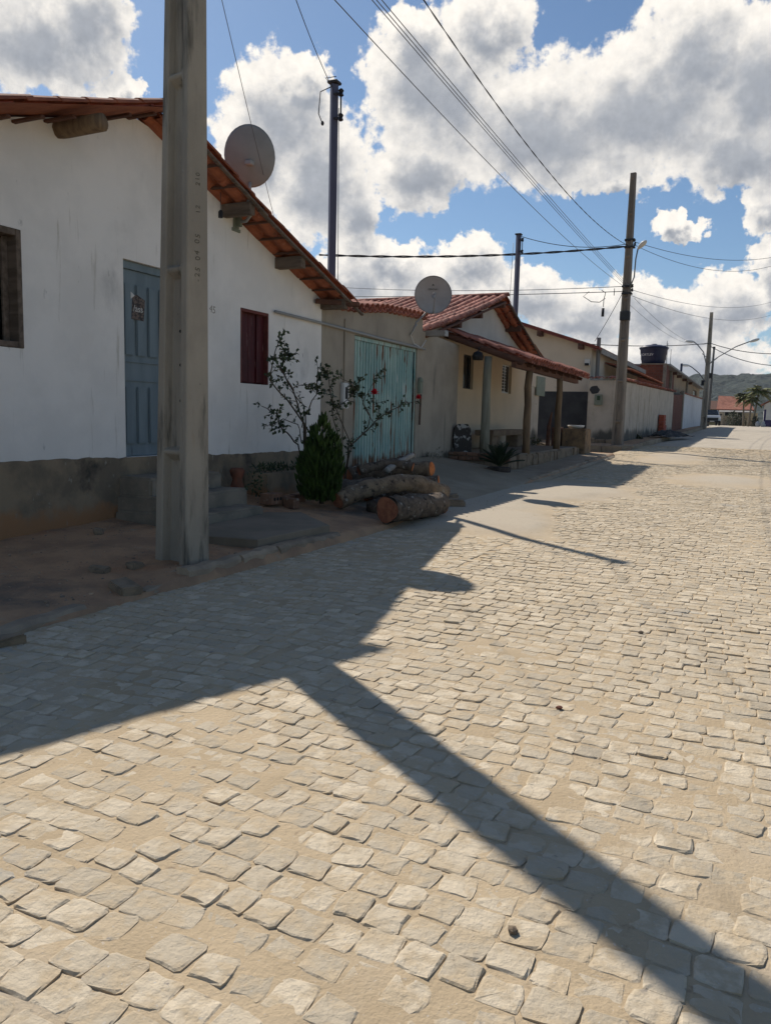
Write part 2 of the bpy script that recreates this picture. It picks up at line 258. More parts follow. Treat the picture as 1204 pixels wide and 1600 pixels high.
# ------------------------------------------------------------------ mesh helpers
def tag(o, label=None, cat=None, group=None, kind=None):
    if label: o['label'] = label
    if cat: o['category'] = cat
    if group: o['group'] = group
    if kind: o['kind'] = kind
    return o
def link(o, parent=None):
    COL.objects.link(o)
    if parent is not None:
        o.parent = parent
        o.matrix_parent_inverse = PINV.get(parent.name, parent.matrix_basis.inverted())
    return o
PINV = {}
def empty(name, loc, label, cat, group=None):
    o = bpy.data.objects.new(name, None); o.empty_display_size = .2; o.location = loc
    COL.objects.link(o); tag(o, label, cat, group)
    PINV[o.name] = Matrix.Translation(Vector(loc)).inverted()
    return o
class MB:
    def __init__(s): s.v = []; s.f = []
    def add(s, vs, fs):
        k = len(s.v); s.v += [tuple(v) for v in vs]; s.f += [tuple(i+k for i in f) for f in fs]; return s
    def box(s, x0, x1, y0, y1, z0, z1, M=None, j=0):
        vs = [Vector((x, y, z)) for z in (z0, z1) for y in (y0, y1) for x in (x0, x1)]
        if j: vs = [v+Vector((rnd.uniform(-j, j), rnd.uniform(-j, j), rnd.uniform(-j, j))) for v in vs]
        if M is not None: vs = [M @ v for v in vs]
        return s.add(vs, [(0, 2, 3, 1), (4, 5, 7, 6), (0, 1, 5, 4), (2, 6, 7, 3), (0, 4, 6, 2), (1, 3, 7, 5)])
    def beam(s, a, b, w, h, up=(0, 0, 1)):
        a = Vector(a); b = Vector(b); d = (b-a); L = d.length; d.normalize()
        sd_ = d.cross(Vector(up)).normalized(); u = sd_.cross(d)
        M = Matrix(((d.x, sd_.x, u.x, a.x), (d.y, sd_.y, u.y, a.y), (d.z, sd_.z, u.z, a.z), (0, 0, 0, 1)))
        return s.box(0, L, -w/2, w/2, -h/2, h/2, M)
    def tube(s, pts, r, seg=8, caps=True, wob=0):
        pts = [Vector(p) for p in pts]; n = len(pts); rr = r if isinstance(r, (list, tuple)) else [r]*n
        ref = Vector((0, 0, 1)) if abs((pts[-1]-pts[0]).normalized().z) < .9 else Vector((1, 0, 0))
        k = len(s.v); vs = []
        for i, p in enumerate(pts):
            d = (pts[min(i+1, n-1)]-pts[max(i-1, 0)]).normalized()
            a = d.cross(ref).normalized(); b = a.cross(d)
            for q in range(seg):
                t = 2*math.pi*q/seg
                rad = rr[i]*(1+wob*(mnoise.noise((p+Vector((math.cos(t)*.3, math.sin(t)*.3, i*.13)))*4))) if wob else rr[i]
                vs.append(p+a*math.cos(t)*rad+b*math.sin(t)*rad)
        fs = [(i*seg+q, i*seg+(q+1) % seg, (i+1)*seg+(q+1) % seg, (i+1)*seg+q) for i in range(n-1) for q in range(seg)]
        if caps: fs += [tuple(range(seg-1, -1, -1)), tuple((n-1)*seg+q for q in range(seg))]
        return s.add(vs, fs)
    def lathe(s, c, prof, seg=16, cap0=True, cap1=True):
        c = Vector(c); vs = [c+Vector((r*math.cos(2*math.pi*q/seg), r*math.sin(2*math.pi*q/seg), z)) for r, z in prof for q in range(seg)]
        n = len(prof)
        fs = [(i*seg+q, i*seg+(q+1) % seg, (i+1)*seg+(q+1) % seg, (i+1)*seg+q) for i in range(n-1) for q in range(seg)]
        if cap0: fs.append(tuple(range(seg-1, -1, -1)))
        if cap1: fs.append(tuple((n-1)*seg+q for q in range(seg)))
        return s.add(vs, fs)
    def grid(s, nx, ny, fn):
        k = [fn(i/nx, j/ny) for j in range(ny+1) for i in range(nx+1)]
        return s.add(k, [(j*(nx+1)+i, j*(nx+1)+i+1, (j+1)*(nx+1)+i+1, (j+1)*(nx+1)+i) for j in range(ny) for i in range(nx)])
    def quad(s, a, b, c, d): return s.add([a, b, c, d], [(0, 1, 2, 3)])
    def build(s, name, m, parent=None, smooth=False, bevel=0, fix=True, seg=1):
        me = bpy.data.meshes.new(name); me.from_pydata([tuple(v) for v in s.v], [], s.f)
        if fix or bevel:
            bm = bmesh.new(); bm.from_mesh(me)
            if bevel:
                es = [e for e in bm.edges if len(e.link_faces) == 2 and e.calc_face_angle(0) > .6]
                bmesh.ops.bevel(bm, geom=es, offset=bevel, segments=seg, affect='EDGES', clamp_overlap=True)
            if fix: bmesh.ops.recalc_face_normals(bm, faces=bm.faces)
            bm.to_mesh(me); bm.free()
        if smooth: me.polygons.foreach_set('use_smooth', [True]*len(me.polygons))
        if m: me.materials.append(m)
        o = bpy.data.objects.new(name, me)
        return link(o, parent)
def part_copy(me, name, M, parent, m=None):
    o = bpy.data.objects.new(name, me); COL.objects.link(o); o.matrix_basis = M
    if parent is not None:
        o.parent = parent; o.matrix_parent_inverse = PINV.get(parent.name, Matrix())
    return o
def mesh_of(mb, name, m, smooth=False, fix=True):
    o = mb.build(name, m, None, smooth, fix=fix); me = o.data; bpy.data.objects.remove(o); return me
def joined(mats_list, tmpl, name, m, parent, kind='stuff', rv=True):
    """many transformed copies of small template meshes as ONE mesh (numpy)"""
    V = []; F = []; A = []; k = 0
    for M, t in mats_list:
        vs, fs = tmpl[t]; M = np.array(M)
        V.append(vs @ M[:3, :3].T + M[:3, 3]); F.append((fs, k)); k += len(vs)
        A.append(np.full(len(vs), rnd.random(), dtype=np.float32))
    if not V: return None
    me = bpy.data.meshes.new(name)
    faces = [tuple(i+o for i in f) for fs, o in F for f in fs]
    me.from_pydata(np.concatenate(V).tolist(), [], faces)
    at = me.attributes.new('rnd', 'FLOAT', 'POINT'); at.data.foreach_set('value', np.concatenate(A))
    me.materials.append(m); o = bpy.data.objects.new(name, me); link(o, parent)
    if kind: o['kind'] = kind
    return o
def tm(me): return (np.array([v.co[:] for v in me.vertices]), [tuple(p.vertices) for p in me.polygons])

def vn(x, y, seed=0):
    x = np.asarray(x, float); y = np.asarray(y, float)
    xi = np.floor(x).astype(np.int64); yi = np.floor(y).astype(np.int64); fx = x-xi; fy = y-yi
    fx = fx*fx*(3-2*fx); fy = fy*fy*(3-2*fy)
    def h(a, b):
        n = (a*374761393+b*668265263+seed*1442695041) & 0x7fffffff
        n = ((n ^ (n >> 13))*1274126177) & 0x7fffffff
        return ((n ^ (n >> 16)) & 0xffff)/65535.
    return (h(xi, yi)*(1-fx)+h(xi+1, yi)*fx)*(1-fy)+(h(xi, yi+1)*(1-fx)+h(xi+1, yi+1)*fx)*fy
def fb(x, y, seed=0, o=4):
    t = 0; a = .5
    for i in range(o): t = t+a*vn(x*2**i, y*2**i, seed+i); a *= .5
    return t/(1-.5**o)
def sst(x, a, b):
    t = np.clip((np.asarray(x, float)-a)/(b-a), 0, 1); return t*t*(3-2*t)

def strip_wall(us, zb, zt, ops, depth, mp, mb=None):
    """wall slab between zb(u) and zt(u) with rectangular openings (u0,u1,z0,z1); mp(u, d, z) -> world"""
    mb = mb or MB()
    ks = sorted(set([round(u, 4) for u in us]+[round(u, 4) for o in ops for u in o[:2]]))
    for a, b in zip(ks[:-1], ks[1:]):
        o = sorted([p for p in ops if p[0] <= a+1e-4 and p[1] >= b-1e-4], key=lambda p: p[2])
        lo = [(zb(a), zb(b))]; hi = []
        for p in o: hi.append((p[2], p[2])); lo.append((p[3], p[3]))
        hi.append((zt(a), zt(b)))
        for (l, h) in zip(lo, hi):
            for d in (0, depth):
                mb.add([mp(a, d, l[0]), mp(b, d, l[1]), mp(b, d, h[1]), mp(a, d, h[0])], [(0, 1, 2, 3) if d == 0 else (3, 2, 1, 0)])
        mb.add([mp(a, 0, zt(a)), mp(b, 0, zt(b)), mp(b, depth, zt(b)), mp(a, depth, zt(a))], [(0, 1, 2, 3)])
    for (u0, u1, z0, z1) in ops:
        for (p, q) in (((u0, z0), (u1, z0)), ((u1, z0), (u1, z1)), ((u1, z1), (u0, z1)), ((u0, z1), (u0, z0))):
            mb.add([mp(p[0], 0, p[1]), mp(q[0], 0, q[1]), mp(q[0], depth, q[1]), mp(p[0], depth, p[1])], [(0, 1, 2, 3)])
    for u in (ks[0], ks[-1]):
        mb.add([mp(u, 0, zb(u)), mp(u, depth, zb(u)), mp(u, depth, zt(u)), mp(u, 0, zt(u))], [(0, 1, 2, 3)])
    return mb
def facing_street(x0): return lambda u, d, z: (x0-d, u, z)      # wall along the street, u = y
def facing_back(y0): return lambda u, d, z: (u, y0+d, z)        # wall across, looking towards -y, u = x
def interp(xs, zs): return lambda u: float(np.interp(u, xs, zs))
def frange(a, b, s): n = max(1, round((b-a)/s)); return [a+(b-a)*i/n for i in range(n+1)]

# ------------------------------------------------------------------ terrain profile
RY = [-30, 0, 9, 13, 17.5, 24.6, 30.6, 33, 43, 60, 77, 105, 130, 300, 2500]
RZ = [0, 0, 0, .035, .09, .22, .36, .41, .52, .74, .94, 1.09, 1.2, 1.3, 1.3]
def rz(y): return np.interp(y, RY, RZ)

# ------------------------------------------------------------------ ground, hills
def smooth_obj(o):
    o.data.polygons.foreach_set('use_smooth', [True]*len(o.data.polygons)); return o
def np_grid(name, xs, ys, zf, m, parent=None, smooth=True):
    X, Y = np.meshgrid(xs, ys); Z = zf(X, Y); nx = len(xs)
    me = bpy.data.meshes.new(name)
    i = np.arange(len(ys)-1)[:, None]*nx+np.arange(nx-1)[None, :]
    f = np.stack([i, i+1, i+1+nx, i+nx], -1).reshape(-1, 4)
    me.from_pydata(np.stack([X, Y, Z], -1).reshape(-1, 3).tolist(), [], f.tolist())
    if smooth: me.polygons.foreach_set('use_smooth', [True]*len(me.polygons))
    me.materials.append(m); o = bpy.data.objects.new(name, me); link(o, parent); return o
ground = np_grid('ground', np.concatenate([np.linspace(-2500, -30, 12), np.linspace(-24, 24, 25), np.linspace(30, 2500, 12)]),
                 np.concatenate([np.linspace(-400, -6, 8), np.linspace(-4, 140, 73), np.linspace(180, 2500, 14)]),
                 lambda X, Y: rz(Y)-.16, field_m)
tag(ground, kind='structure')
def hill_z(X, Y):
    r = 60*np.exp(-((Y-1000)/230.)**2)
    prof = .80+.20*fb(X/260.+3, Y*0+1, 5)+.06*np.sin(X/130.+.4)
    n = fb(X/16., Y/16., 9, 3)*10+fb(X/5., Y/5., 4, 2)*4
    return 1.0+r*prof+n*np.clip(r/20, 0, 1)-6
hills = np_grid('hills', np.linspace(-420, 420, 210), np.linspace(560, 1250, 130), hill_z, hill_m, smooth=False)
tag(hills, kind='structure')

# ------------------------------------------------------------------ road: sand bed with granite setts
def patch(X, Y):
    """sand and cement washed over the setts in front of the gate, and a pale patch further on"""
    w = .9*(fb(X*1.1, Y*1.1, 21, 3)-.5)
    a = sst(-2.35+.5*np.sin(Y*.9)-X+w*1.2, -.25, .7)*sst(Y, 8.7, 9.9)*(1-sst(Y, 15.2, 18))
    b = np.exp(-(((X+.55)/1.1)**2+((Y-19.3)/1.6)**2)*1.6)
    c = sst(-3.55-X+w*.6, -.2, .35)*(1-sst(Y, 9, 9.6))*.0
    d = np.exp(-(((X+2.2)/.9)**2+((Y-27)/3.2)**2)*1.4)
    return np.clip(np.maximum.reduce([a, b*1.15, c, d*.8])+w*.18, 0, 1)
def sand_z(X, Y):
    deep = sst(X, -3.6, -2.2)*sst(Y, 3.2, 5.5)*.0042
    n = (fb(X*1.4, Y*1.4, 2, 3)-.5)*.009+(fb(X*9, Y*9, 8, 3)-.5)*.010
    return rz(Y)-.0027-deep+n*(1-.5*patch(X, Y))+.045*patch(X, Y)
ys = np.concatenate([np.arange(.6, 9, .045), np.arange(9, 17, .09), np.arange(17, 34.5, .2)])
ys = np.concatenate([[-4, -2, -.5], ys])
xs = np.concatenate([np.arange(-4.35, 1.6, .045), np.arange(1.6, 8.2, .4)])
road = np_grid('road', xs, ys, sand_z, sandm); tag(road, kind='structure')
_X, _Y = np.meshgrid(xs, ys); _a = road.data.attributes.new('wash', 'FLOAT', 'POINT'); _a.data.foreach_set('value', np.clip(patch(_X, _Y)*1.1, 0, .95).ravel().astype(np.float32))
far_set = mat('far_setts', (.47, .415, .33), (.41, .36, .285), 1.2, rough=.95, bump=.7, bs=9, bd=.02, layers=[((.20, .165, .12), 3.0, .62, .70, (.55, 2.4, 1)), ((.50, .44, .35), .5, .55, .75)])
far_road = np_grid('road', np.concatenate([np.linspace(-30, -4.4, 8), np.linspace(-4.2, 8.2, 20)]), np.linspace(34.3, 118, 170),
                   lambda X, Y: rz(Y)+(fb(X*.8, Y*.8, 3, 3)-.5)*.03-.004-.10*sst(-X, 4.0, 4.3)*(1-sst(Y, 100, 101)), far_set)
tag(far_road, kind='structure')

def sett_verts(L, Wd, K=10):
    """one sett: (verts, faces) with an uneven quarried top, its top at z = 0"""
    h = .5; c = nrg.uniform(.05, .16, 4); q = []
    for k, (sx, sy) in enumerate(((1, 1), (-1, 1), (-1, -1), (1, -1))):
        e = ((sx*h, sy*(h-c[k])), (sx*(h-c[k]), sy*h)) if sx*sy > 0 else ((sx*(h-c[k]), sy*h), (sx*h, sy*(h-c[k])))
        q += [e[0], e[1], None]
    q = [p if p else ((q[i-1][0]+q[(i+1) % 12][0])/2, (q[i-1][1]+q[(i+1) % 12][1])/2) for i, p in enumerate(q)]
    K = 12; q = np.array(q)+nrg.normal(0, .024, (12, 2))
    ox, oy = q[:, 0]*L, q[:, 1]*Wd
    rings = [(1.01, np.full(K, -.06)), (1.0, np.where(nrg.random(K) < .18, nrg.uniform(-.010, -.005, K), nrg.uniform(-.004, .001, K))), (.88, nrg.uniform(-.0015, .0025, K))]
    V = []
    for s, z in rings: V += list(zip(ox*s, oy*s, z))
    V.append((nrg.uniform(-.01, .01), nrg.uniform(-.01, .01), nrg.uniform(.000, .004)))
    F = [(a*K+i, a*K+(i+1) % K, (a+1)*K+(i+1) % K, (a+1)*K+i) for a in range(2) for i in range(K)]
    F += [(2*K+i, 2*K+(i+1) % K, 3*K) for i in range(K)]
    return np.array(V), F
SETTS = [sett_verts(L, w, 10) for L, w in [(.142, .114), (.138, .110), (.146, .116), (.138, .112), (.144, .106), (.14, .118), (.136, .110), (.142, .104), (.14, .116), (.146, .112), (.138, .104), (.142, .119)]]
setts = []
y = .7; row = 0
while y < 34:
    for side in (0, 1):
        x = (-4.12 if side == 0 else -2.44)+rnd.uniform(-.08, .08)
        xe = -2.58 if side == 0 else 3.0
        while x < xe:
            w = rnd.uniform(.102, .134)
            if x+w*.5 > xe+.02: break
            cx = x+w/2; cy = y+(x+2.5)*(.10 if side == 0 else -.03)+rnd.uniform(-.012, .012)+.02*math.sin(x*2.1+row*.3)
            setts.append((cx, cy, rnd.uniform(-.11, .11)+(.10 if side == 0 else -.03)+(math.pi if rnd.random() < .5 else 0), w*.97/.142)); x += w
    setts.append((-2.51+rnd.uniform(-.01, .01), y, math.pi/2+rnd.uniform(-.06, .06), .82))
    y += .117+(.002 if row % 7 else .012); row += 1
S = np.array(setts)
pz = patch(S[:, 0], S[:, 1]); sz = sand_z(S[:, 0], S[:, 1])
dist = np.hypot(S[:, 0], S[:, 1])
az = np.degrees(np.arctan2(S[:, 0], S[:, 1]))
vis = (az > -51) & (az < 3)
ok = (pz < .42) & (dist < 36) & (nrg.random(len(S)) > .85*sst(dist, 27, 35.5)) & ((az > -60) & (az < 22) | (dist < 5))
seen_rank = np.argsort(np.where(ok & vis & (S[:, 1] > 1.75) & (np.abs(az+24.8) < 26.5), dist, 1e9))[:292]
single = set(seen_rank.tolist())
sett_meshes = []
for v, f in SETTS:
    me = bpy.data.meshes.new('paving_stone'); me.from_pydata(v.tolist(), [], f); me.materials.append(cobble); sett_meshes.append(me)
rest = []
TM = {i: t for i, t in enumerate(SETTS)}
for i in range(len(S)):
    if not ok[i]: continue
    x, y_, a, sc = S[i]
    z = float(rz(y_))+rnd.gauss(0, .0018)-.0003+(.004 if rnd.random() < .06 else 0)
    M = Matrix.Translation((x, y_, z)) @ Matrix.Rotation(rnd.gauss(0, .012), 4, 'X') @ Matrix.Rotation(rnd.gauss(0, .012), 4, 'Y') @ Matrix.Rotation(a, 4, 'Z') @ Matrix.Diagonal((sc, rnd.uniform(.92, 1.04), 1, 1))
    t = rnd.randrange(len(SETTS))
    if i in single: part_copy(sett_meshes[t], 'paving_stone', M, road)
    else: rest.append((M, t))
joined(rest, TM, 'paving_stones', cobble, road)

# loose chips and dry leaves lying on the setts
def pebble(x, y, r, m, label):
    me = bmesh.new(); bmesh.ops.create_icosphere(me, subdivisions=1, radius=r)
    for v in me.verts: v.co = Vector((v.co.x*rnd.uniform(.8, 1.3), v.co.y*rnd.uniform(.8, 1.2), v.co.z*.6))
    d = bpy.data.meshes.new('loose_stone'); me.to_mesh(d); me.free(); d.materials.append(m)
    o = bpy.data.objects.new('loose_stone', d); o.location = (x, y, float(rz(y))+r*.42); COL.objects.link(o)
    return tag(o, label, 'stone')
pebble(-.585, 5.36, .020, stone_rub, 'small dark stone lying on the sunlit setts right of the thin post shadow')
pebble(-.76, 3.72, .017, clay, 'little brown clod on the sunlit setts in the middle of the road')
pebble(-.5, 1.98, .016, stone_rub, 'dark glassy chip between the setts near the broad pole shadow')

# ------------------------------------------------------------------ pavement on the left, kerbs, ramp to the gate
def pave_z(X, Y):
    wall = np.interp(Y, [-5, 5, 7, 9, 10.4, 12, 15.5, 17.7, 26, 29], [.10, .13, .20, .27, .32, .43, .52, .50, .50, .45])
    edge = np.interp(Y, [-5, 2.5, 4.6, 5.1, 8, 9.2, 15.2, 16, 30], [.015, .02, .035, .085, .085, .03, .03, .10, .11])
    base = rz(Y)*np.clip((Y-9)/6, 0, 1)
    t = np.clip((-4.05-X)/2.35, 0, 1)
    flat = sst(Y, 16.5, 17.3)
    prof = t*(1-flat)+flat*(sst(t, .0, .9)*.55*np.clip(1.6*t, 0, 1))
    z = base*(1-t*.0)+edge+(np.maximum(wall-base-edge, 0))*prof
    n = (fb(X*2.2, Y*2.2, 31, 3)-.5)*.05*(1-sst(Y, 8.5, 10))+(fb(X*8, Y*8, 33, 3)-.5)*.018*(1-.6*sst(Y, 8.5, 10))
    return z+n*np.clip((-4.0-X)/.25, .15, 1)-.10*sst(X, -4.07, -3.98)
pave = np_grid('pavement', np.concatenate([np.linspace(-7.2, -6.5, 4), np.arange(-6.4, -3.97, .06)]), np.arange(-4, 26.2, .07), pave_z, dirt)
tag(pave, kind='structure')
ramp_m = mat('cement_ramp', (.33, .265, .185), (.265, .212, .15), 1.5, rough=.95, bump=.5, bs=30, bd=.008, layers=[((.36, .30, .22), .9, .5, .68), ((.17, .145, .115), 3, .64, .76)])
ramp = np_grid('driveway', np.arange(-6.4, -3.9, .07), np.arange(9.3, 25.9, .09), lambda X, Y: pave_z(X, Y)+.006+.004*fb(X*3, Y*3, 6)-.05*(1-sst(Y+.5*fb(X*2, Y*2, 4), 9.5, 10.2)), ramp_m)
tag(ramp, kind='structure')
def pz1(x, y): return float(pave_z(np.array([x]), np.array([y]))[0])
def slab(name, xy, z0, z1, m, parent, j=.01, n=5):
    """irregular flat slab from an outline"""
    mb = MB(); pts = []
    for i in range(len(xy)):
        a = Vector(xy[i]); b = Vector(xy[(i+1) % len(xy)])
        for k in range(n): pts.append(a.lerp(b, k/n)+Vector((rnd.uniform(-j, j), rnd.uniform(-j, j))))
    N_ = len(pts); c = sum(pts, Vector((0, 0)))/N_
    ring = [[(p.x, p.y, z0) for p in pts], [(p.x, p.y, z1-.006) for p in pts], [(c.x+(p.x-c.x)*.985, c.y+(p.y-c.y)*.985, z1+rnd.uniform(-.003, .003)) for p in pts]]
    vs = ring[0]+ring[1]+ring[2]+[(c.x, c.y, z1)]
    fs = [(a*N_+i, a*N_+(i+1) % N_, (a+1)*N_+(i+1) % N_, (a+1)*N_+i) for a in range(2) for i in range(N_)]+[(2*N_+i, 2*N_+(i+1) % N_, 3*N_) for i in range(N_)]
    mb.add(vs, fs); return mb.build(name, m, parent)
sl = slab('path', [(-4.26, 6.28), (-4.16, 7.55), (-5.0, 8.35), (-5.42, 8.1), (-5.4, 6.5), (-4.8, 6.2)], .02, .185, slab_concrete, None); tag(sl, kind='structure')
# kerb stones, broken near the camera
kerb_m = mat('kerb_granite', (.35, .275, .195), (.27, .212, .155), 5, rough=.95, bump=.9, bs=26, bd=.015, rv=.15, layers=[((.33, .25, .17), 3, .55, .75)])
def kerb(y0, y1, x=-4.05, top=.10, w=.13, dx=0, lean=0):
    z = float(rz((y0+y1)/2)); mb = MB()
    n = 5
    for i in range(n):
        a = y0+(y1-y0)*i/n; b = y0+(y1-y0)*(i+1)/n
    L = y1-y0
    def prof(t):
        jx = rnd.uniform(-.012, .012); jz = rnd.uniform(-.012, .008)
        return [(x-w+jx, y0+L*t, z-.12), (x-w+jx, y0+L*t, z+top+jz), (x-.03+jx, y0+L*t, z+top+jz+.004), (x+jx, y0+L*t, z+top-.025+jz), (x+.012+jx+dx*t, y0+L*t, z-.12)]
    P = [prof(t/6) for t in range(7)]
    vs = [v for p in P for v in p]
    fs = [(i*5+q, i*5+(q+1) % 5, (i+1)*5+(q+1) % 5, (i+1)*5+q) for i in range(6) for q in range(5)]+[(4, 3, 2, 1, 0), (30, 31, 32, 33, 34)]
    mb.add(vs, fs); return mb.build('kerb_stone', kerb_m, pave)
for a, b, t in [(2.55, 3.2, .035), (3.23, 3.95, .045), (4.55, 4.78, .04), (5.02, 5.75, .125), (5.77, 6.35, .12), (6.37, 7.02, .12), (7.04, 7.60, .105)]: kerb(a, b, top=t)
yk = 15.9
while yk < 24.7:
    L = rnd.uniform(.75, 1.0); kerb(yk, yk+L-.015, top=.12+rnd.uniform(-.01, .015)); yk += L
# loose paving stones dug up by the kerb and lumps on the dirt
for i, (x, y, sx, sy, sz_, lb) in enumerate([(-3.93, 3.18, .22, .13, .05, 'flat grey stone slab lifted at the kerb in the left corner'), (-4.2, 4.46, .30, .16, .07, 'rounded block of broken kerb lying before the concrete pole'),
        (-4.75, 4.75, .16, .09, .045, 'small brown stone on the bare dirt left of the concrete pole'), (-5.9, 5.9, .10, .08, .06, 'red earth clod near the foot of the white wall'),
        (-4.62, 5.02, .13, .10, .05, 'darker lump on the dirt just left of the concrete pole base'), (-4.52, 7.75, .12, .07, .05, 'little stone at the end of the broken kerb')]):
    mb = MB(); mb.box(-sx/2, sx/2, -sy/2, sy/2, -.02, sz_, Matrix.Translation((x, y, max(pz1(x, y), float(rz(y))) if x < -4.05 else float(rz(y)))) @ Matrix.Rotation(rnd.uniform(0, 3), 4, 'Z'), j=.018)
    o = mb.build('broken_stone', stone_rub, bevel=.012, seg=2); tag(o, lb, 'stone', 'loose stones along the broken kerb')

# gravel, clods and grit lying on the bare dirt and along the road edge
gv = []; gt_ = {}
for i in range(6):
    bm_ = bmesh.new(); bmesh.ops.create_icosphere(bm_, subdivisions=1, radius=1)
    for v in bm_.verts: v.co = v.co*rnd.uniform(.7, 1.25); v.co.z *= .65
    gt_[i] = (np.array([v.co[:] for v in bm_.verts]), [tuple(v.index for v in f.verts) for f in bm_.faces]); bm_.free()
for k in range(1500):
    if k < 1150: x = rnd.uniform(-6.35, -4.1); y = rnd.uniform(2.0, 9.4) if k < 850 else rnd.uniform(9.4, 15.5); r = rnd.uniform(.004, .011)*(1.9 if rnd.random() < .07 else 1); z = pz1(x, y)
    else: x = -4.0+abs(rnd.gauss(0, .22)); y = rnd.uniform(2.2, 15); r = rnd.uniform(.003, .008); z = float(sand_z(np.array([x]), np.array([y]))[0])
    gv.append((Matrix.Translation((x, y, z+r*.3)) @ Matrix.Rotation(rnd.uniform(0, 6), 4, 'Z') @ Matrix.Scale(r, 4), rnd.randrange(6)))
grit = joined(gv, gt_, 'gravel', mat('gravel_grit', (.40, .28, .18), (.24, .19, .15), 9, rough=.95, rv=.3), None)

# ------------------------------------------------------------------ roof tiles
def barrel(L=.46, r0=.106, r1=.078, th=.014, seg=6, arc=150):
    vs = []; a0 = R(90-arc/2)
    for (yy, r) in ((0, r0), (-L, r1)):           # y = 0 is the lower, wider end; runs up-slope to -L
        for rad in (r, r-th):
            for i in range(seg+1):
                a = a0+R(arc)*i/seg; vs.append((rad*math.cos(a), yy, rad*math.sin(a)-r0*.45))
    n = seg+1; F = []
    for i in range(seg):
        F.append((i, i+1, 2*n+i+1, 2*n+i)); F.append((n+i+1, n+i, 3*n+i, 3*n+i+1))
        F.append((i+1, i, n+i, n+i+1)); F.append((2*n+i, 2*n+i+1, 3*n+i+1, 3*n+i))
    F += [(0, 2*n, 3*n, n), (seg, n+seg, 3*n+seg, 2*n+seg)]
    return vs, F
BV, BF = barrel(); BNP = {0: (np.array(BV), BF)}
def tile_mesh(m):
    me = bpy.data.meshes.new('roof_tile'); me.from_pydata(BV, [], BF); me.materials.append(m); return me
TILE_A, TILE_B = tile_mesh(tile_m), tile_mesh(tile_old)
def tile_field(parent, top, across, down, n_across, length, me, limit, rank, pitch=.22, step=.38, sag=.03, tilt=5.5, chan=True, zs=1.0):
    """rows of barrel tiles on a slope. top = corner at the ridge, across/down = unit vectors; the `limit` best ranked become parts"""
    top = Vector(top); u = Vector(across).normalized(); v = Vector(down).normalized(); w = u.cross(v)
    if w.z < 0: w = -w
    cand = []
    nd = max(1, round(length/step)); st = length/nd
    for i in range(n_across):
        jx = rnd.uniform(-.012, .012)
        for j in range(nd):
            t = (j+1)*st+rnd.uniform(-.018, .018)
            s_ = sag*(math.sin(math.pi*t/length)+.35*math.sin(i*.9))
            c = top+u*((i+.5)*pitch+jx)+v*t-w*s_
            lift = Matrix.Rotation(R(tilt), 4, u)       # each tile's tail rides on the one below
            for kind in ((0, 1) if chan else (0,)):
                M = Matrix(((u.x, v.x, w.x, 0), (u.y, v.y, w.y, 0), (u.z, v.z, w.z, 0), (0, 0, 0, 1)))
                if M.determinant() < 0: M = Matrix(((-u.x, v.x, w.x, 0), (-u.y, v.y, w.y, 0), (-u.z, v.z, w.z, 0), (0, 0, 0, 1)))
                Rj = Matrix.Rotation(R(rnd.gauss(0, 1.3)), 4, 'Z') @ Matrix.Rotation(R(-tilt+rnd.gauss(0, .5)), 4, 'X')
                if kind == 0: T = Matrix.Translation(c+w*.085*zs) @ M @ Rj @ Matrix.Diagonal((1, 1, zs, 1))
                else: T = Matrix.Translation(c+u*pitch/2+w*.035) @ M @ Matrix.Rotation(math.pi, 4, 'Y') @ Rj
                cand.append((rank(c, i, j, kind), T))
    order = sorted(range(len(cand)), key=lambda k: cand[k][0])
    for k in order[:limit]: part_copy(me, 'roof_tile', cand[k][1], parent)
    joined([(cand[k][1], 0) for k in order[limit:]], BNP, 'roof_tiles', me.materials[0], parent)
def ridge_tiles(parent, a, b, me, step=.36):
    a = Vector(a); b = Vector(b); d = (b-a).normalized(); n = int((b-a).length/step); side = d.cross(Vector((0, 0, 1))); up = side.cross(d)
    for i in range(n):
        c = a+d*(i+1)*step
        M = Matrix(((side.x, d.x, up.x, c.x), (side.y, d.y, up.y, c.y), (side.z, d.z, up.z, c.z+.05), (0, 0, 0, 1)))
        if M.determinant() < 0: M = M @ Matrix.Diagonal((-1, 1, 1, 1))
        part_copy(me, 'ridge_tile', M @ Matrix.Rotation(R(-3.5), 4, 'X') @ Matrix.Diagonal((1.25, 1, 1.15, 1)), parent)
def timber(parent, name, a, b, w, h, m, j=.006):
    mb = MB(); mb.beam(a, b, w, h); mb.v = [(x+rnd.uniform(-j, j), y+rnd.uniform(-j, j), z+rnd.uniform(-j, j)) for x, y, z in mb.v]
    return mb.build(name, m, parent, bevel=.006)

# ------------------------------------------------------------------ white gabled house, near left
XW = -6.4
white_house = empty('house', (XW, 7.2, .15), 'white gabled house in shade behind the concrete pole with a blue door and red shutter', 'house')
H = white_house
YR = 7.28                                                 # ridge of the white house
def plane_l(y): return 4.60-.325*(YR-y)
def plane_r(y): return 4.60-.338*(y-YR)
def gable_top(y): return min(plane_l(y)+.08, plane_r(y))-.04-.05*max(0, 1-abs(y-9.5)/1.8)
us = frange(2.9, 11.24, .28)
door = (6.84, 7.72, .86, 3.04); win1 = (4.55, 5.50, 1.95, 3.05); win2 = (9.03, 9.71, 1.79, 2.80)
strip_wall(us, lambda u: .0, gable_top, [door, win1, win2], .16, facing_street(XW)).build('facade_wall', plaster_white, H)
strip_wall(frange(XW-6.5, XW-.17, .9), lambda u: 0, lambda u: 3.2, [], .15, facing_back(11.08)).build('side_wall', plaster_white, H)
strip_wall(frange(XW-6.5, XW-.17, .9), lambda u: 0, lambda u: 3.2, [], .15, facing_back(2.91)).build('side_wall', plaster_white, H)
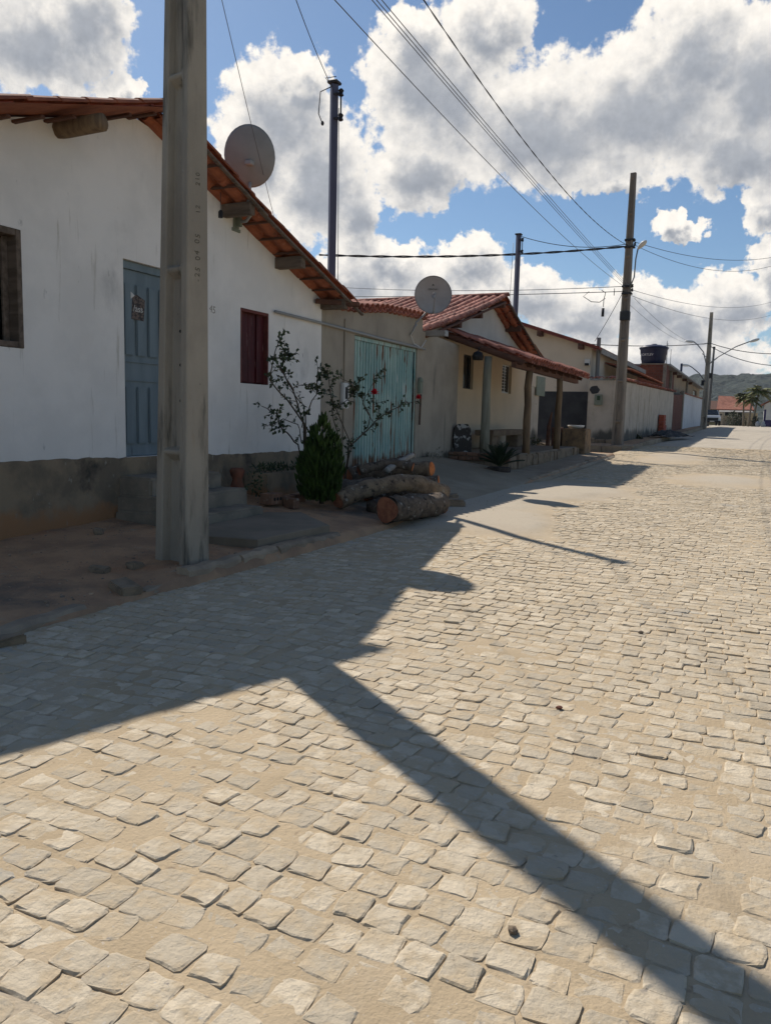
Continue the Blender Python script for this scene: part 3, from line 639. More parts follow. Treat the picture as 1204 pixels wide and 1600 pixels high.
strip_wall(frange(2.9, 11.2, .9), lambda u: 0, gable_top, [], .15, facing_street(XW-6.5)).build('rear_wall', plaster_white, H)
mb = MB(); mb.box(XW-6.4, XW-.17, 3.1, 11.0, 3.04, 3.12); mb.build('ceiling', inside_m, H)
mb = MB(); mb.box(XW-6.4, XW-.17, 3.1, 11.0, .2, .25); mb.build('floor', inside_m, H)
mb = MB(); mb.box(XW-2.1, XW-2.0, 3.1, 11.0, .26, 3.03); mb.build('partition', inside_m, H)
# rough cement dado, its ragged top edge standing proud of the plaster
def dado_top(u): return .862+.008*math.sin(u*2.3)*math.sin(u*1.1+1)+.016*mnoise.noise(Vector((u*5, 0, 0)))+.010*mnoise.noise(Vector((u*17, 3, 0)))+.008*mnoise.noise(Vector((u*31, 5, 0)))-.012*(u-6.5)
for a, b in ((2.9, 6.835), (7.725, 11.24)):
    mb = strip_wall(frange(a, b, .05), lambda u: .0, dado_top, [], .02, facing_street(XW+.016))
    mb.build('dado', cement_dark, H)
mb = MB(); mb.box(XW-.155, XW+.004, 6.845, 7.715, .3, .857); mb.build('threshold', cement_dark, H)
# blue panelled door: frame, two leaves of raised panels, torn poster
d = MB(); d.box(XW-.12, XW-.075, 6.87, 7.69, .865, 2.95); dr = d.build('door', paint_blue, H, bevel=.003)
for (y0, y1, z0, z1) in ((6.842, 6.87, .862, 3.036), (7.69, 7.718, .862, 3.036), (6.87, 7.69, 2.952, 3.036)):
    mb = MB(); mb.box(XW-.125, XW-.045, y0, y1, z0, z1); mb.build('frame', paint_blue, dr, bevel=.004)
for zz in ((1.0, 1.66), (2.0, 2.80)):
    for k in range(4):
        y0 = 6.905+k*.195
        mb = MB(); mb.box(XW-.078, XW-.052, y0, y0+.15, zz[0], zz[1]); mb.build('panel', paint_blue, dr, bevel=.012, seg=2)
mb = MB(); mb.box(XW-.078, XW-.058, 6.88, 7.68, 1.72, 1.735); mb.box(XW-.078, XW-.058, 6.88, 7.68, 1.93, 1.945); mb.build('rail', paint_blue, dr)
mb = MB(); mb.add([(XW-.0495, 7.01, 2.41), (XW-.0495, 7.21, 2.405), (XW-.0495, 7.235, 2.64), (XW-.0495, 7.10, 2.69), (XW-.0495, 7.03, 2.655)], [(0, 1, 2, 3, 4)]); mb.build('poster', print_dark, dr)
mb = MB(); mb.add([(XW-.049, 7.005, 2.63), (XW-.049, 7.07, 2.675), (XW-.049, 7.005, 2.71)], [(0, 1, 2)]); mb.build('paper_scrap', paper_m, dr)
def text_on(parent, body, size, loc, rot, m, name='lettering', ext=.0008):
    cu_ = bpy.data.curves.new(name, 'FONT'); cu_.body = body; cu_.size = size; cu_.extrude = ext; cu_.align_x = 'CENTER'; cu_.align_y = 'CENTER'
    cu_.resolution_u = 3; cu_.materials.append(m); tmp = bpy.data.objects.new('lettering', cu_); COL.objects.link(tmp)
    me = bpy.data.meshes.new_from_object(tmp.evaluated_get(bpy.context.evaluated_depsgraph_get())); bpy.data.objects.remove(tmp)
    me.name = name; o = bpy.data.objects.new(name, me); COL.objects.link(o)
    o.matrix_basis = Matrix.Translation(loc) @ rot
    if parent is not None: o.parent = parent; o.matrix_parent_inverse = PINV.get(parent.name, Matrix())
    return o
ROT_STREET = Matrix(((0, 0, 1, 0), (1, 0, 0, 0), (0, 1, 0, 0), (0, 0, 0, 1)))          # text facing +x, reading along +y
ROT_STREET_UP = Matrix(((0, 0, 1, 0), (0, -1, 0, 0), (1, 0, 0, 0), (0, 0, 0, 1))) @ Matrix.Identity(4)
text_on(dr, '/ass', .105, Vector((XW-.0485, 7.12, 2.53)), ROT_STREET, paper_m)
hn = text_on(H, '45', .13, Vector((XW+.001, 8.42, 2.69)), ROT_STREET @ Matrix.Rotation(R(-8), 4, 'Z'), ink_soft, 'house_number')
# near window, open and dark, in an old wooden frame
w = MB(); w.box(XW-.16, XW+.012, 5.44, 5.498, 1.953, 3.047); wn = w.build('window', wood_old, H, bevel=.004); wn['label'] = 'open dark window with a grey wooden frame'
for b_ in ((4.555, 5.437, 2.985, 3.045), (4.555, 5.437, 1.955, 2.01)):
    mb = MB(); mb.box(XW-.155, XW+.010, b_[0], b_[1], b_[2], b_[3]); mb.build('frame', wood_old, wn, bevel=.004)
mb = MB(); mb.box(XW-.13, XW-.10, 5.37, 5.437, 2.012, 2.983); mb.build('frame', wood_old, wn, bevel=.004)
# red shuttered window
w = MB(); w.box(XW-.14, XW-.10, 9.035, 9.705, 1.80, 2.79); wn = w.build('window', paint_red, H); wn['label'] = 'closed dark red shutter of worn boards'
for k in range(5):
    y0 = 9.06+k*.088
    mb = MB(); mb.box(XW-.105, XW-.082+.002*(k % 2), y0, y0+.085, 1.82, 2.76); mb.build('board', paint_red, wn, bevel=.003)
mb = MB(); mb.box(XW-.105, XW-.06, 9.505, 9.68, 1.82, 2.76); mb.build('shutter', paint_red, wn, bevel=.003)
for (y0, y1, z0, z1) in ((9.032, 9.06, 1.795, 2.755), (9.68, 9.708, 1.795, 2.755), (9.032, 9.708, 2.757, 2.797)):
    mb = MB(); mb.box(XW-.10, XW+.006, y0, y1, z0, z1); mb.build('frame', frame_red, wn, bevel=.004)
# roof: purlins, battens, barge batten and tiles
XV = -5.92                                                # verge
dl = Vector((0, -1, -.325)).normalized(); dr_ = Vector((0, 1, -.338)).normalized()
tile_field(H, (XV+.12, YR, 4.68), (-1, 0, 0), dl, 13, 4.5, TILE_A, 120, lambda c, i, j, k: i*10-c.y, sag=.03, chan=False, zs=.72, tilt=2.2)
tile_field(H, (XV-.02, YR, 4.60), (-1, 0, 0), dr_, 14, 4.55, TILE_A, 165, lambda c, i, j, k: i, sag=.07, tilt=3.2)
mb = MB()                                                 # the rest of the roof, out of sight above: a plain boarded deck
for d_ in (dl, dr_):
    a = Vector((XV-2.7, YR, 4.58)); b = Vector((XW-6.6, YR, 4.58)); L = 4.5
    mb.quad(a, b, b+d_*L, a+d_*L)
    a2 = Vector((XV+.04 if d_ is dl else XV-.06, YR, 4.685 if d_ is dl else 4.605))
    if d_ is dl: mb.quad(a2, a, a+d_*L, a2+d_*L)
    else:                                                 # follows the sag of the tiles
        for q in range(8):
            f0, f1 = q/8, (q+1)/8; s0, s1 = (Vector((0, 0, .07*math.sin(math.pi*f)-.02)) for f in (f0, f1)); mb.quad(a2+d_*L*f0-s0, a+d_*L*f0-s0, a+d_*L*f1-s1, a2+d_*L*f1-s1)
mb.build('roof_deck', tile_m, H)
ridge_tiles(H, (XW-2.6, YR, 4.69), (XV+.05, YR, 4.69), TILE_A)
def slope_pt(t, d_, x, dz): p = Vector((x, YR, 4.595))+d_*t; return Vector((p.x, p.y, p.z+dz-.06*math.sin(math.pi*min(1, t/4.4))))
for d_, ts in ((dr_, (1.45, 2.78, 4.18)), ):
    for t in ts:
        p = slope_pt(t, d_, XV-.04, -.125); timber(H, 'purlin', (XW-.5, p.y, p.z), (XV-.05, p.y+.03, p.z+.01), .13, .15, wood_old)
for t in frange(.35, 4.25, .39):
    p = slope_pt(t, dr_, XV, -.03); timber(H, 'batten', (XW-.3, p.y, p.z), (XV-.02, p.y, p.z), .05, .03, wood_dark, .003)
    if t < 4.4:
        p = slope_pt(t, dl, XV, .06); timber(H, 'batten', (XW-.3, p.y, p.z), (XV-.1, p.y, p.z), .05, .03, wood_dark, .003)
for a, b in ((.3, 1.75), (1.6, 4.7)):
    timber(H, 'barge_batten', slope_pt(a, dr_, XV-.03, -.055), slope_pt(b, dr_, XV-.0, -.055 if b < 3 else -.075), .05, .035, wood_old, .003)
mb = MB(); mb.tube([(XW-.3, 5.98, 4.11), (XW+.05, 6.0, 4.11), (XW+.24, 6.01, 4.112), (XW+.54, 6.02, 4.115)], [.088, .09, .086, .083], 14, wob=.18)
pg = mb.build('purlin', wood_post, H); pg['label'] = 'round log purlin end under the left eave'; smooth_obj(pg)
for t in (.9, 2.3, 3.5):
    p = slope_pt(t, dl, XV, -.12)
timber(H, 'rafter', (XW+.02, 11.0, 3.15), (XV+.1, 11.42, 3.13), .10, .07, wood_dark)
# steps up to the blue door
for (x0, x1, y0, y1, z1, n_) in ((-6.42, -5.95, 6.72, 8.02, .66, 0), (-6.4, -5.62, 6.66, 8.10, .46, 1), (-6.38, -5.28, 6.60, 7.95, .29, 2)):
    mb = MB(); mb.box(x0, x1, y0+n_*.01, y1, .02, z1, j=.012); mb.build('step', concrete, H, bevel=.025, seg=2)
# lamp holder hanging under the purlin and the old dish arm on the wall
lamp = MB(); lamp.tube([(XW+.30, 8.19, 4.05), (XW+.30, 8.19, 3.83)], .004, 5); lh = lamp.build('lamp_holder', cable_m, H)
mb = MB(); mb.lathe((XW+.30, 8.19, 3.75), [(.012, .09), (.028, .07), (.028, 0)], 10); mb.build('socket', black_m, lh)
arm = empty('antenna_bracket', (XW, 8.92, 3.88), 'grey bent pipe bracket on the white gable under the roof edge', 'bracket')
mb = MB(); mb.tube([(XW+.05, 8.92, 3.88), (XW+.18, 8.90, 3.88), (XW+.29, 8.84, 3.93), (XW+.33, 8.74, 4.04), (XW+.34, 8.66, 4.2)], .022, 8); smooth_obj(mb.build('arm', grey_plastic, arm))
mb = MB(); mb.box(XW+.001, XW+.02, 8.83, 9.0, 3.76, 3.80); mb.box(XW+.001, XW+.02, 8.86, 8.97, 3.805, 3.96); mb.box(XW+.001, XW+.02, 8.83, 9.0, 3.965, 4.0); mb.box(XW+.02, XW+.09, 8.89, 8.94, 3.82, 3.94); mb.build('wall_plate', green_metal, arm)

# ------------------------------------------------------------------ garage wall with corrugated gate
garage = empty('garage_wall', (XW, 13.4, .4), 'bare grey rendered wall around the teal corrugated gate', 'wall')
GT = interp([11.25, 12.4, 13.5, 15.48], [3.12, 3.19, 3.33, 3.42])
gate_op = (12.40, 15.22, .36, 2.78)
strip_wall(frange(11.25, 15.48, .4), lambda u: .1, GT, [gate_op], .18, facing_street(XW)).build('wall', plaster_grey, garage)
strip_wall(frange(15.49, 17.75, .4), lambda u: .1, interp([15.49, 17.75], [3.16, 3.07]), [], .18, facing_street(XW-.004)).build('wall', plaster_grey, garage)
strip_wall(frange(XW-.9, XW-.19, .3), lambda u: .1, lambda u: 3.07, [], .15, facing_back(17.60)).build('wall', plaster_grey, garage)
strip_wall(frange(XW-3, XW-.19, .5), lambda u: .1, lambda u: 3.3, [], .15, facing_back(15.3)).build('wall', plaster_grey, garage)
mb = MB(); mb.box(XW-3.2, XW-3, 11.3, 15.4, .1, 3.3); mb.build('wall', plaster_grey, garage)
for (y0, y1, w_) in ((11.9, 12.36, .045),):
    mb = MB(); mb.box(XW-.002, XW+.03, 12.0, 12.05, .5, 3.0); mb.build('conduit', plaster_grey, garage, bevel=.01)
# a course of tiles bedded on top of the wall, running up to the roof behind
c0 = Vector((XW+.06, 11.3, 3.17)); c1 = Vector((XW+.06, 15.5, 3.46))
mb = MB()
n_ = 20
for i in range(n_):
    p = c0.lerp(c1, (i+.5)/n_); p.z = GT(p.y)+.035
    M = Matrix(((0, 1, 0, p.x+.05), (-1, 0, 0, p.y), (0, -.25, 1, p.z), (0, 0, 0, 1)))
    part_copy(TILE_B, 'roof_tile', Matrix.Translation((p.x+.04, p.y, p.z+.03)) @ Matrix.Rotation(R(rnd.gauss(-90, 1.5)), 4, 'Z') @ Matrix.Rotation(R(-12), 4, 'X'), garage)
    part_copy(TILE_B, 'roof_tile', Matrix.Translation((p.x+.03, p.y+.105, p.z-.0)) @ Matrix.Rotation(R(rnd.gauss(-90, 1.5)), 4, 'Z') @ Matrix.Rotation(math.pi, 4, 'Y') @ Matrix.Rotation(R(-12), 4, 'X'), garage)
mb = MB(); mb.quad((XW-.1, 11.3, 3.14), (XW-.1, 15.45, 3.40), (XW-3.1, 15.45, 3.46), (XW-3.1, 11.3, 3.2)); mb.build('roof_deck', tile_old, garage)
pipe = MB(); pipe.tube([(XW+.04, 9.82, 2.842), (XW+.045, 11.3, 2.83), (XW+.04, 13.4, 2.80), (XW+.05, 15.5, 2.79)], .022, 8)
pp = smooth_obj(pipe.build('water_pipe', grey_plastic)); tag(pp, 'long grey pipe fixed along the walls from beside the red shutter over the gate', 'pipe')
gate = empty('gate', (XW, 13.8, .45), 'rusty teal corrugated metal gate of two leaves in the grey wall', 'gate')
def leaf(y0, y1):
    mb = MB(); ys_ = []; y = y0
    p_ = .115; prof = ((0, 0), (.045, 0), (.057, .034), (.098, .034), (.11, 0))
    while y < y1-.01:
        for (a, dd) in prof: ys_.append((min(y+a, y1), dd))
        y += p_
    ys_.append((y1, 0))
    zs = [lambda yy: .46+.05*(yy-12.4), lambda yy: 1.6, lambda yy: 2.70]
    vs = [(XW-.08+dd+rnd.uniform(-.002, .002), yy, f(yy)) for f in zs for (yy, dd) in ys_]; n = len(ys_)
    mb.add(vs, [(r*n+i, r*n+i+1, (r+1)*n+i+1, (r+1)*n+i) for r in range(2) for i in range(n-1)])
    return mb.build('corrugated_leaf', gate_teal, gate)
leaf(12.47, 14.16); leaf(14.20, 15.16)
for (y0, y1, z0, z1) in ((12.405, 12.465, .38, 2.775), (15.165, 15.215, .5, 2.775), (14.163, 14.197, .5, 2.70)):
    mb = MB(); mb.box(XW-.11, XW-.03, y0, y1, z0, z1); mb.build('frame', steel_dark if y0 < 13 else gate_teal, gate, bevel=.004)
mb = MB(); mb.box(XW-.11, XW-.03, 12.466, 15.164, 2.705, 2.773); mb.build('frame', gate_teal, gate, bevel=.004)
ib = empty('letter_box', (XW, 11.98, 1.7), 'narrow white letter box on the grey wall left of the gate', 'letter box')
mb = MB(); mb.box(XW+.003, XW+.07, 11.90, 12.10, 1.50, 1.93); mb.build('body', white_plastic, ib, bevel=.012, seg=2)
mb = MB(); mb.box(XW+.068, XW+.076, 11.96, 12.05, 1.66, 1.86); mb.build('slot', black_m, ib)
lk = empty('gate_bolt', (XW+.05, 15.3, 1.7), 'rusty iron bolt bar standing beside the right edge of the teal gate', 'bolt')
mb = MB(); mb.tube([(XW+.06, 15.30, 1.22), (XW+.06, 15.33, 1.85)], .022, 7); mb.build('bar', mat('rusty_iron', (.12, .075, .05), (.07, .05, .04), 14, bump=.4, bs=60, bd=.004), lk)
mb = MB(); mb.box(XW+.01, XW+.075, 15.26, 15.40, 1.87, 2.10); mb.lathe((XW+.045, 15.33, 2.10), [(.065, 0), (.055, .07), (.02, .1)], 8); mb.build('cap', green_metal, lk, bevel=.004)

# ------------------------------------------------------------------ house with the tiled porch
XP = -6.9
porch_house = empty('house', (XP, 21, .55), 'small cream house with tiled gable and a porch on round wooden posts', 'house')
P_ = porch_house
PT = interp([15.75, 21.4, 21.6, 26.0], [3.22, 4.66, 4.66, 3.40])
wA = (19.5, 20.3, 2.14, 3.02); wB = (22.96, 23.95, 2.15, 3.01)
lower = strip_wall(frange(17.76, 26.0, .8), lambda u: .2, lambda u: 3.36, [wA, wB], .16, facing_street(XP)); lower.build('wall', plaster_cream, P_)
strip_wall(frange(15.75, 26.0, .6), lambda u: min(3.362, PT(u)-.01), PT, [], .16, facing_street(XP)).build('gable_wall', plaster_gable, P_)
strip_wall(frange(XP-6, XP-.17, 1), lambda u: .2, lambda u: 3.3, [], .15, facing_back(25.84)).build('wall', plaster_cream, P_)
strip_wall(frange(XP-6, XP-.17, 1), lambda u: .2, lambda u: 3.1, [], .15, facing_back(17.8)).build('wall', plaster_cream, P_)
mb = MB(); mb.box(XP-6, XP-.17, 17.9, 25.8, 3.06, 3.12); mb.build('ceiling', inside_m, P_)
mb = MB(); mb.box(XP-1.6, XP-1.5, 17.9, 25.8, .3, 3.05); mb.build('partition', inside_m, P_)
for k, (a, b, z0, z1) in enumerate((wA, wB)):
    mb = MB(); mb.box(XP-.11, XP-.08, a+.003, a+.04, z0+.003, z1-.003); mb.box(XP-.11, XP-.08, b-.04, b-.003, z0+.003, z1-.003); mb.box(XP-.11, XP-.08, a+.04, b-.04, z1-.04, z1-.003); mb.box(XP-.11, XP-.08, a+.04, b-.04, z0+.003, z0+.04)
    wn = mb.build('window', white_plastic if k else steel_dark, P_)
    if k:
        for i in range(9):
            z = z0+.06+i*.088; q = MB(); q.beam((XP-.09, a+.04, z), (XP-.09, (a+b)/2+.12, z), .05, .012, up=(.5, 0, 1)); q.build('slat', white_plastic, wn)
        q = MB(); q.box(XP-.10, XP-.095, a+.04, b-.04, z0+.04, z1-.04); q.build('pane', glass_dark, wn)
        q = MB(); q.box(XP-.085, XP-.07, (a+b)/2-.015, (a+b)/2+.015, z0+.04, z1-.04); q.build('bar', white_plastic, wn)
    else:
        q = MB(); q.box(XP-.13, XP-.125, a+.04, b-.04, z0+.04, z1-.04); q.build('pane', glass_dark, wn)
xr = -6.38
dlp = Vector((0, -1, -.262)).normalized(); drp = Vector((0, 1, -.300)).normalized()
tile_field(P_, (xr, 21.5, 4.66), (-1, 0, 0), dlp, 30, 6.1, TILE_B, 288, lambda c, i, j, k: (k*6)+max(0, 18.3-.18*i-c.y)*2+i*.22, sag=.06, pitch=.235, step=.37)
tile_field(P_, (xr, 21.5, 4.66), (-1, 0, 0), drp, 12, 4.75, TILE_A, 8, lambda c, i, j, k: i*20+j+k, sag=.10, pitch=.235)
ridge_tiles(P_, (xr-7.2, 21.5, 4.72), (xr+.06, 21.5, 4.72), TILE_B)
mb = MB()
for d_, L in ((dlp, 6.0), (drp, 4.6)):
    a = Vector((xr-.55, 21.5, 4.62)); b = Vector((xr-7.4, 21.5, 4.62)); mb.quad(a, b, b+d_*L, a+d_*L)
mb.build('roof_deck', tile_old, P_)
def pp_(t, d_, x, dz): p = Vector((x, 21.5, 4.66))+d_*t; return Vector((p.x, p.y, p.z+dz))
for d_, ts in ((dlp, (.1, 2.1, 3.7, 5.6)), (drp, (1.7, 4.3))):
    for t in ts:
        p = pp_(t, d_, xr, -.14); timber(P_, 'purlin', (XP-.4, p.y, p.z), (xr-.06, p.y, p.z), .15, .17, wood_dark)
for t in frange(.3, 4.5, .42): p = pp_(t, drp, xr, -.035); timber(P_, 'batten', (XP-.2, p.y, p.z), (xr-.02, p.y, p.z), .05, .03, wood_dark, .003)
timber(P_, 'barge_batten', pp_(.2, drp, xr-.01, -.07), pp_(4.7, drp, xr-.01, -.10), .05, .04, wood_old, .003)
timber(P_, 'barge_batten', pp_(.2, dlp, xr-.01, -.07), pp_(6.05, dlp, xr-.01, -.07), .05, .05, wood_dark, .003)
# porch canopy
cz0, cz1 = 3.42, 2.70
xe = -4.78
dc = Vector((xe-XP, 0, cz1-cz0)).normalized(); Lc = (Vector((xe, 0, cz1))-Vector((XP, 0, cz0))).length
tile_field(P_, (XP+.03, 17.55, cz0), (0, 1, 0), dc, 30, Lc+.08, TILE_B, 0, lambda c, i, j, k: (k*4)+i*.2, sag=.03, pitch=.232, step=.38)
for y in frange(17.65, 24.4, .84): timber(P_, 'rafter', (XP+.02, y, cz0-.08), (xe-.06, y, cz1-.08), .07, .09, wood_dark)
timber(P_, 'beam', (-5.02, 17.55, 2.61), (-5.02, 24.5, 2.56), .12, .13, wood_dark)
timber(P_, 'barge_batten', (XP+.05, 17.53, cz0-.06), (xe+.02, 17.53, cz1-.05), .045, .09, wood_dark)
for k, (x, y, m_, zb_) in enumerate(((-5.66, 17.66, wood_post_green, .55), (-5.0, 18.85, wood_post, .55), (-5.0, 22.15, wood_post, .55))):
    mb = MB(); pts = [(x+rnd.uniform(-.015, .015), y+rnd.uniform(-.015, .015), zb_+((2.80 if k == 0 else 2.54)-zb_)*t) for t in (0, .2, .4, .6, .8, 1)]
    mb.tube(pts, [.108-.018*t if k == 0 else .095-.012*t for t in (0, .2, .4, .6, .8, 1)], 14, wob=.12); smooth_obj(mb.build('post', m_, P_))
# porch floor on a low base of bricks and rubble
mb = MB(); mb.box(XP+.003, -4.93, 17.28, 24.6, .1, .58, j=.004); mb.build('porch_floor', slab_concrete, P_, bevel=.012)
k = 0
for r, (z0, h) in enumerate(((.21, .20), (.42, .10), (.53, .085))):
    x = -6.36
    while x < -4.92:
        L = rnd.uniform(.16, .28) if r else rnd.uniform(.26, .36)
        mb = MB(); mb.box(x, min(x+L, -4.9)-.018, 17.21+rnd.uniform(-.02, .01), 17.30, z0, z0+h-.012, j=.008); mb.build('brick' if r else 'base_stone', brick_m if r else stone_rub, P_, bevel=.008); x += L
y = 17.32
while y < 24.5:
    L = rnd.uniform(.35, .6)
    mb = MB(); mb.box(-4.97, -4.88+rnd.uniform(-.02, .03), y, y+L-.03, .25, .565+rnd.uniform(-.05, .0), j=.025); mb.build('edge_stone', stone_rub, P_, bevel=.02, seg=2); y += L

# ------------------------------------------------------------------ concrete H-section poles
def pole_shaft(parent, base, Ht, a0, b0, taper, rotz, m, lean=(0, 0), pitch=1.55, z0=1.0):
    """H section: flanges at both ends of the wide side, a recessed channel between them closed by cross ribs"""
    B = Vector(base); Rz = Matrix.Rotation(rotz, 4, 'Z'); mb = MB()
    def sec(z, ca):
        k = 1-taper*z; a = a0*k; b = b0*k; c = ca*b; f = a*.44
        pts = [(-a, -b), (-a+f, -b), (-a+f+.02, -c), (a-f-.02, -c), (a-f, -b), (a, -b), (a, b), (a-f, b), (a-f-.02, c), (-a+f+.02, c), (-a+f, b), (-a, b)]
        return [B+Rz @ Vector((x, y, z))+Vector((lean[0]*z, lean[1]*z, 0)) for x, y in pts]
    zs = [-.3, 0, .0]; secs = [(-.2, .98), (.0, .30)]
    z = z0; 
    while z < Ht-.2:
        secs += [(z-.09, .30), (z-.03, .93), (z+.0, .95), (z+.025, .30)]; z += pitch
    secs += [(Ht-.25, .30), (Ht-.18, .95), (Ht, .95)]
    vs = [p for (z, c) in secs for p in sec(z, c)]; n = 12
    fs = [(i*n+q, i*n+(q+1) % n, (i+1)*n+(q+1) % n, (i+1)*n+q) for i in range(len(secs)-1) for q in range(n)]
    fs += [tuple((len(secs)-1)*n+q for q in range(n))]
    mb.add(vs, fs); return mb.build('shaft', m, parent, bevel=.008, seg=1)
P1 = Vector((-4.47, 5.44, .06))
pole1 = empty('utility_pole', P1, 'massive concrete pole with recessed panels and stencilled numbers at the near kerb', 'pole')
pole_shaft(pole1, P1, 9.2, .215, .128, .060, R(-13), concrete_pole, lean=(.012, .0055), pitch=1.52)
# stencilled writing on the flat face towards the street
R1 = Matrix.Rotation(R(-13), 4, 'Z'); ink_pole = mat('worn_stencil_ink', (.075, .066, .05), (.17, .15, .11), 60)
def on_face(z, off=0.0): k = 1-.060*(z-.06); return P1+R1 @ Vector((.215*k+.0012, off, z-.06))+Vector((.012, .0055, 0))*(z-.06)
TX = R1 @ ROT_STREET_UP
for body, z, sz_ in (('-25 04 05', 2.47, .072), ('12', 3.02, .06), ('210', 3.24, .06)):
    for q, c in enumerate(body):
        if c != ' ': text_on(pole1, c, sz_, on_face(z+q*sz_*.62, rnd.uniform(-.006, .006)), TX @ Matrix.Rotation(R(rnd.uniform(-10, 10)), 4, 'Z'), ink_pole)
for z in (1.42, 1.72, 2.0):                                   # bolt holes in the channel
    k = 1-.045*z
    mb = MB(); c = P1+R1 @ Vector((.05, -.128*k*.30-.002, z)); q = R1 @ Vector((0, -1, 0))
    mb.tube([c-q*.01, c+q*.004], .013, 8); mb.build('bolt_hole', black_m, pole1)
for z in (5.92, 6.4, 7.5):
    mb = MB(); mb.box(-.17, .17, -.10, .10, z-.03, z+.03, Matrix.Translation((P1.x, P1.y, 0)) @ R1); mb.build('band', steel_dark, pole1)

P2 = Vector((-4.62, 30.6, .40))
pole2 = empty('utility_pole', P2, 'second concrete pole at the street corner carrying a lamp and a dark band', 'pole')
pole_shaft(pole2, P2, 9.9, .195, .12, .05, R(-10), pole_dark, lean=(0, 0), pitch=1.5)
mb = MB(); mb.box(-.175, .175, -.135, .135, 5.08, 5.42, Matrix.Translation((P2.x, P2.y, 0))); mb.build('band', steel_dark, pole2, bevel=.02)
def street_lamp(parent, pts, head_dir, r=.03, big=1.0, name='lamp_arm'):
    mb = MB(); mb.tube(pts, r, 7); ar = smooth_obj(mb.build(name, mat('lamp_arm_steel', (.16, .17, .19), None, rough=.5, metal=.4), parent))
    p = Vector(pts[-1]); d = Vector(head_dir).normalized(); u = Vector((0, 0, 1)); s_ = d.cross(u).normalized(); u = s_.cross(d)
    prof = [(0, .05, .05), (.08, .08, .08), (.22, .13, .10), (.42, .14, .10), (.56, .08, .06), (.60, .02, .02)]
    vs = []; n = 10
    for (t, a, b) in prof:
        for q in range(n):
            an = 2*math.pi*q/n; vs.append(p+d*t*big+s_*math.cos(an)*a*big+u*math.sin(an)*b*big)
    mb = MB(); mb.add(vs, [(i*n+q, i*n+(q+1) % n, (i+1)*n+(q+1) % n, (i+1)*n+q) for i in range(len(prof)-1) for q in range(n)]+[tuple(range(n)), tuple((len(prof)-1)*n+q for q in range(n))])
    smooth_obj(mb.build('lamp_head', white_plastic, ar))
street_lamp(pole2, [(-4.5, 30.45, 6.2), (-4.35, 30.4, 6.6), (-4.32, 30.3, 7.2), (-4.25, 30.2, 7.55)], (.65, -.55, .45), .025, .75)
for z in (6.05, 6.3, 7.7, 7.95):
    mb = MB(); mb.box(-.16, .20, -.13, .13, z-.03, z+.03, Matrix.Translation((P2.x, P2.y, 0))); mb.build('band', steel_dark, pole2)
for z in (6.1, 6.25, 7.72):
    mb = MB(); mb.lathe((P2.x+.21, P2.y-.1, z), [(.03, 0), (.045, .03), (.03, .06), (.045, .09), (.02, .12)], 8); mb.build('insulator', black_m, pole2)

P3 = Vector((-4.0, 73.5, .94))
pole3 = empty('utility_pole', P3, 'far concrete pole with three curved lamp arms by the silver car', 'pole')
pole_shaft(pole3, P3, 9.8, .25, .17, .05, R(-5), concrete_pole, pitch=2.4)
street_lamp(pole3, [(-3.9, 73.4, 6.4), (-3.2, 73.2, 7.0), (-1.9, 73, 7.8), (-.9, 73, 8.2)], (.9, 0, .25), .045, 1.3)
street_lamp(pole3, [(-4.1, 73.4, 6.3), (-4.4, 73.2, 7.4), (-4.9, 73.1, 8.0), (-5.2, 73, 8.25)], (-.8, 0, .1), .045, 1.2)
street_lamp(pole3, [(-4.1, 73.4, 4.9), (-4.6, 73.2, 5.6), (-5.2, 73.1, 6.1), (-5.45, 73, 6.25)], (-.8, 0, .1), .045, 1.2)
for z, s_ in ((5.2, 1), (4.6, -1)):
    mb = MB(); mb.box(-.12, .12, -.1, .1, z, z+.45, Matrix.Translation((P3.x+.3*s_, P3.y-.1, 0))); mb.build('junction_box', black_m, pole3, bevel=.02)
P4 = Vector((-5.2, 104, 1.05))
pole4 = empty('utility_pole', P4, 'dark slender pole behind the silver car, farthest of the poles', 'pole')
mb = MB(); mb.tube([P4, P4+Vector((.05, 0, 4.5)), P4+Vector((.1, 0, 9.3))], [.17, .15, .12], 8); smooth_obj(mb.build('shaft', mat('dark_weathered_pole', (.10, .10, .10), (.075, .075, .075), 4), pole4))
mb = MB(); mb.box(-.15, .15, -.12, .12, 9.25, 9.5, Matrix.Translation((P4.x+.1, P4.y, 1.05))); mb.build('cap', black_m, pole4, bevel=.02)
mb = MB(); mb.beam(P4+Vector((.1, -.1, 7.6)), P4+Vector((-1.2, -.1, 8.7)), .06, .06); mb.build('brace', steel_dark, pole4)

# service posts of blue-grey steel
def service_post(x, y, z0, z1, r, label, side=1):
    e = empty('service_post', (x, y, z0), label, 'post')
    mb = MB(); mb.tube([(x, y, z0), (x, y, (z0+z1)/2), (x, y, z1)], r, 4); mb.build('tube', post_metal, e, bevel=.008)
    mb = MB(); mb.box(x-r*1.1, x+r*1.1, y-r*1.1, y+r*1.1, z1, z1+.05); mb.build('cap', steel_dark, e, bevel=.01)
    xr_ = x+.16*side
    mb = MB(); mb.tube([(xr_, y-.05, z1-.12), (xr_, y-.05, z1-.62)], .014, 6); rk = mb.build('rack', steel_dark, e)
    for z in (z1-.18, z1-.58):
        mb = MB(); mb.beam((x, y-.05, z), (xr_, y-.05, z), .03, .03); mb.build('bracket', steel_dark, rk)
        mb = MB(); mb.lathe((xr_, y-.05, z-.06), [(.02, 0), (.05, .02), (.032, .06), (.05, .10), (.02, .13)], 9); mb.build('insulator', black_m, rk)
    return e
service_post(-7.0, 12.62, .3, 7.05, .085, 'tall blue-grey steel post with insulators rising behind the white house roof')
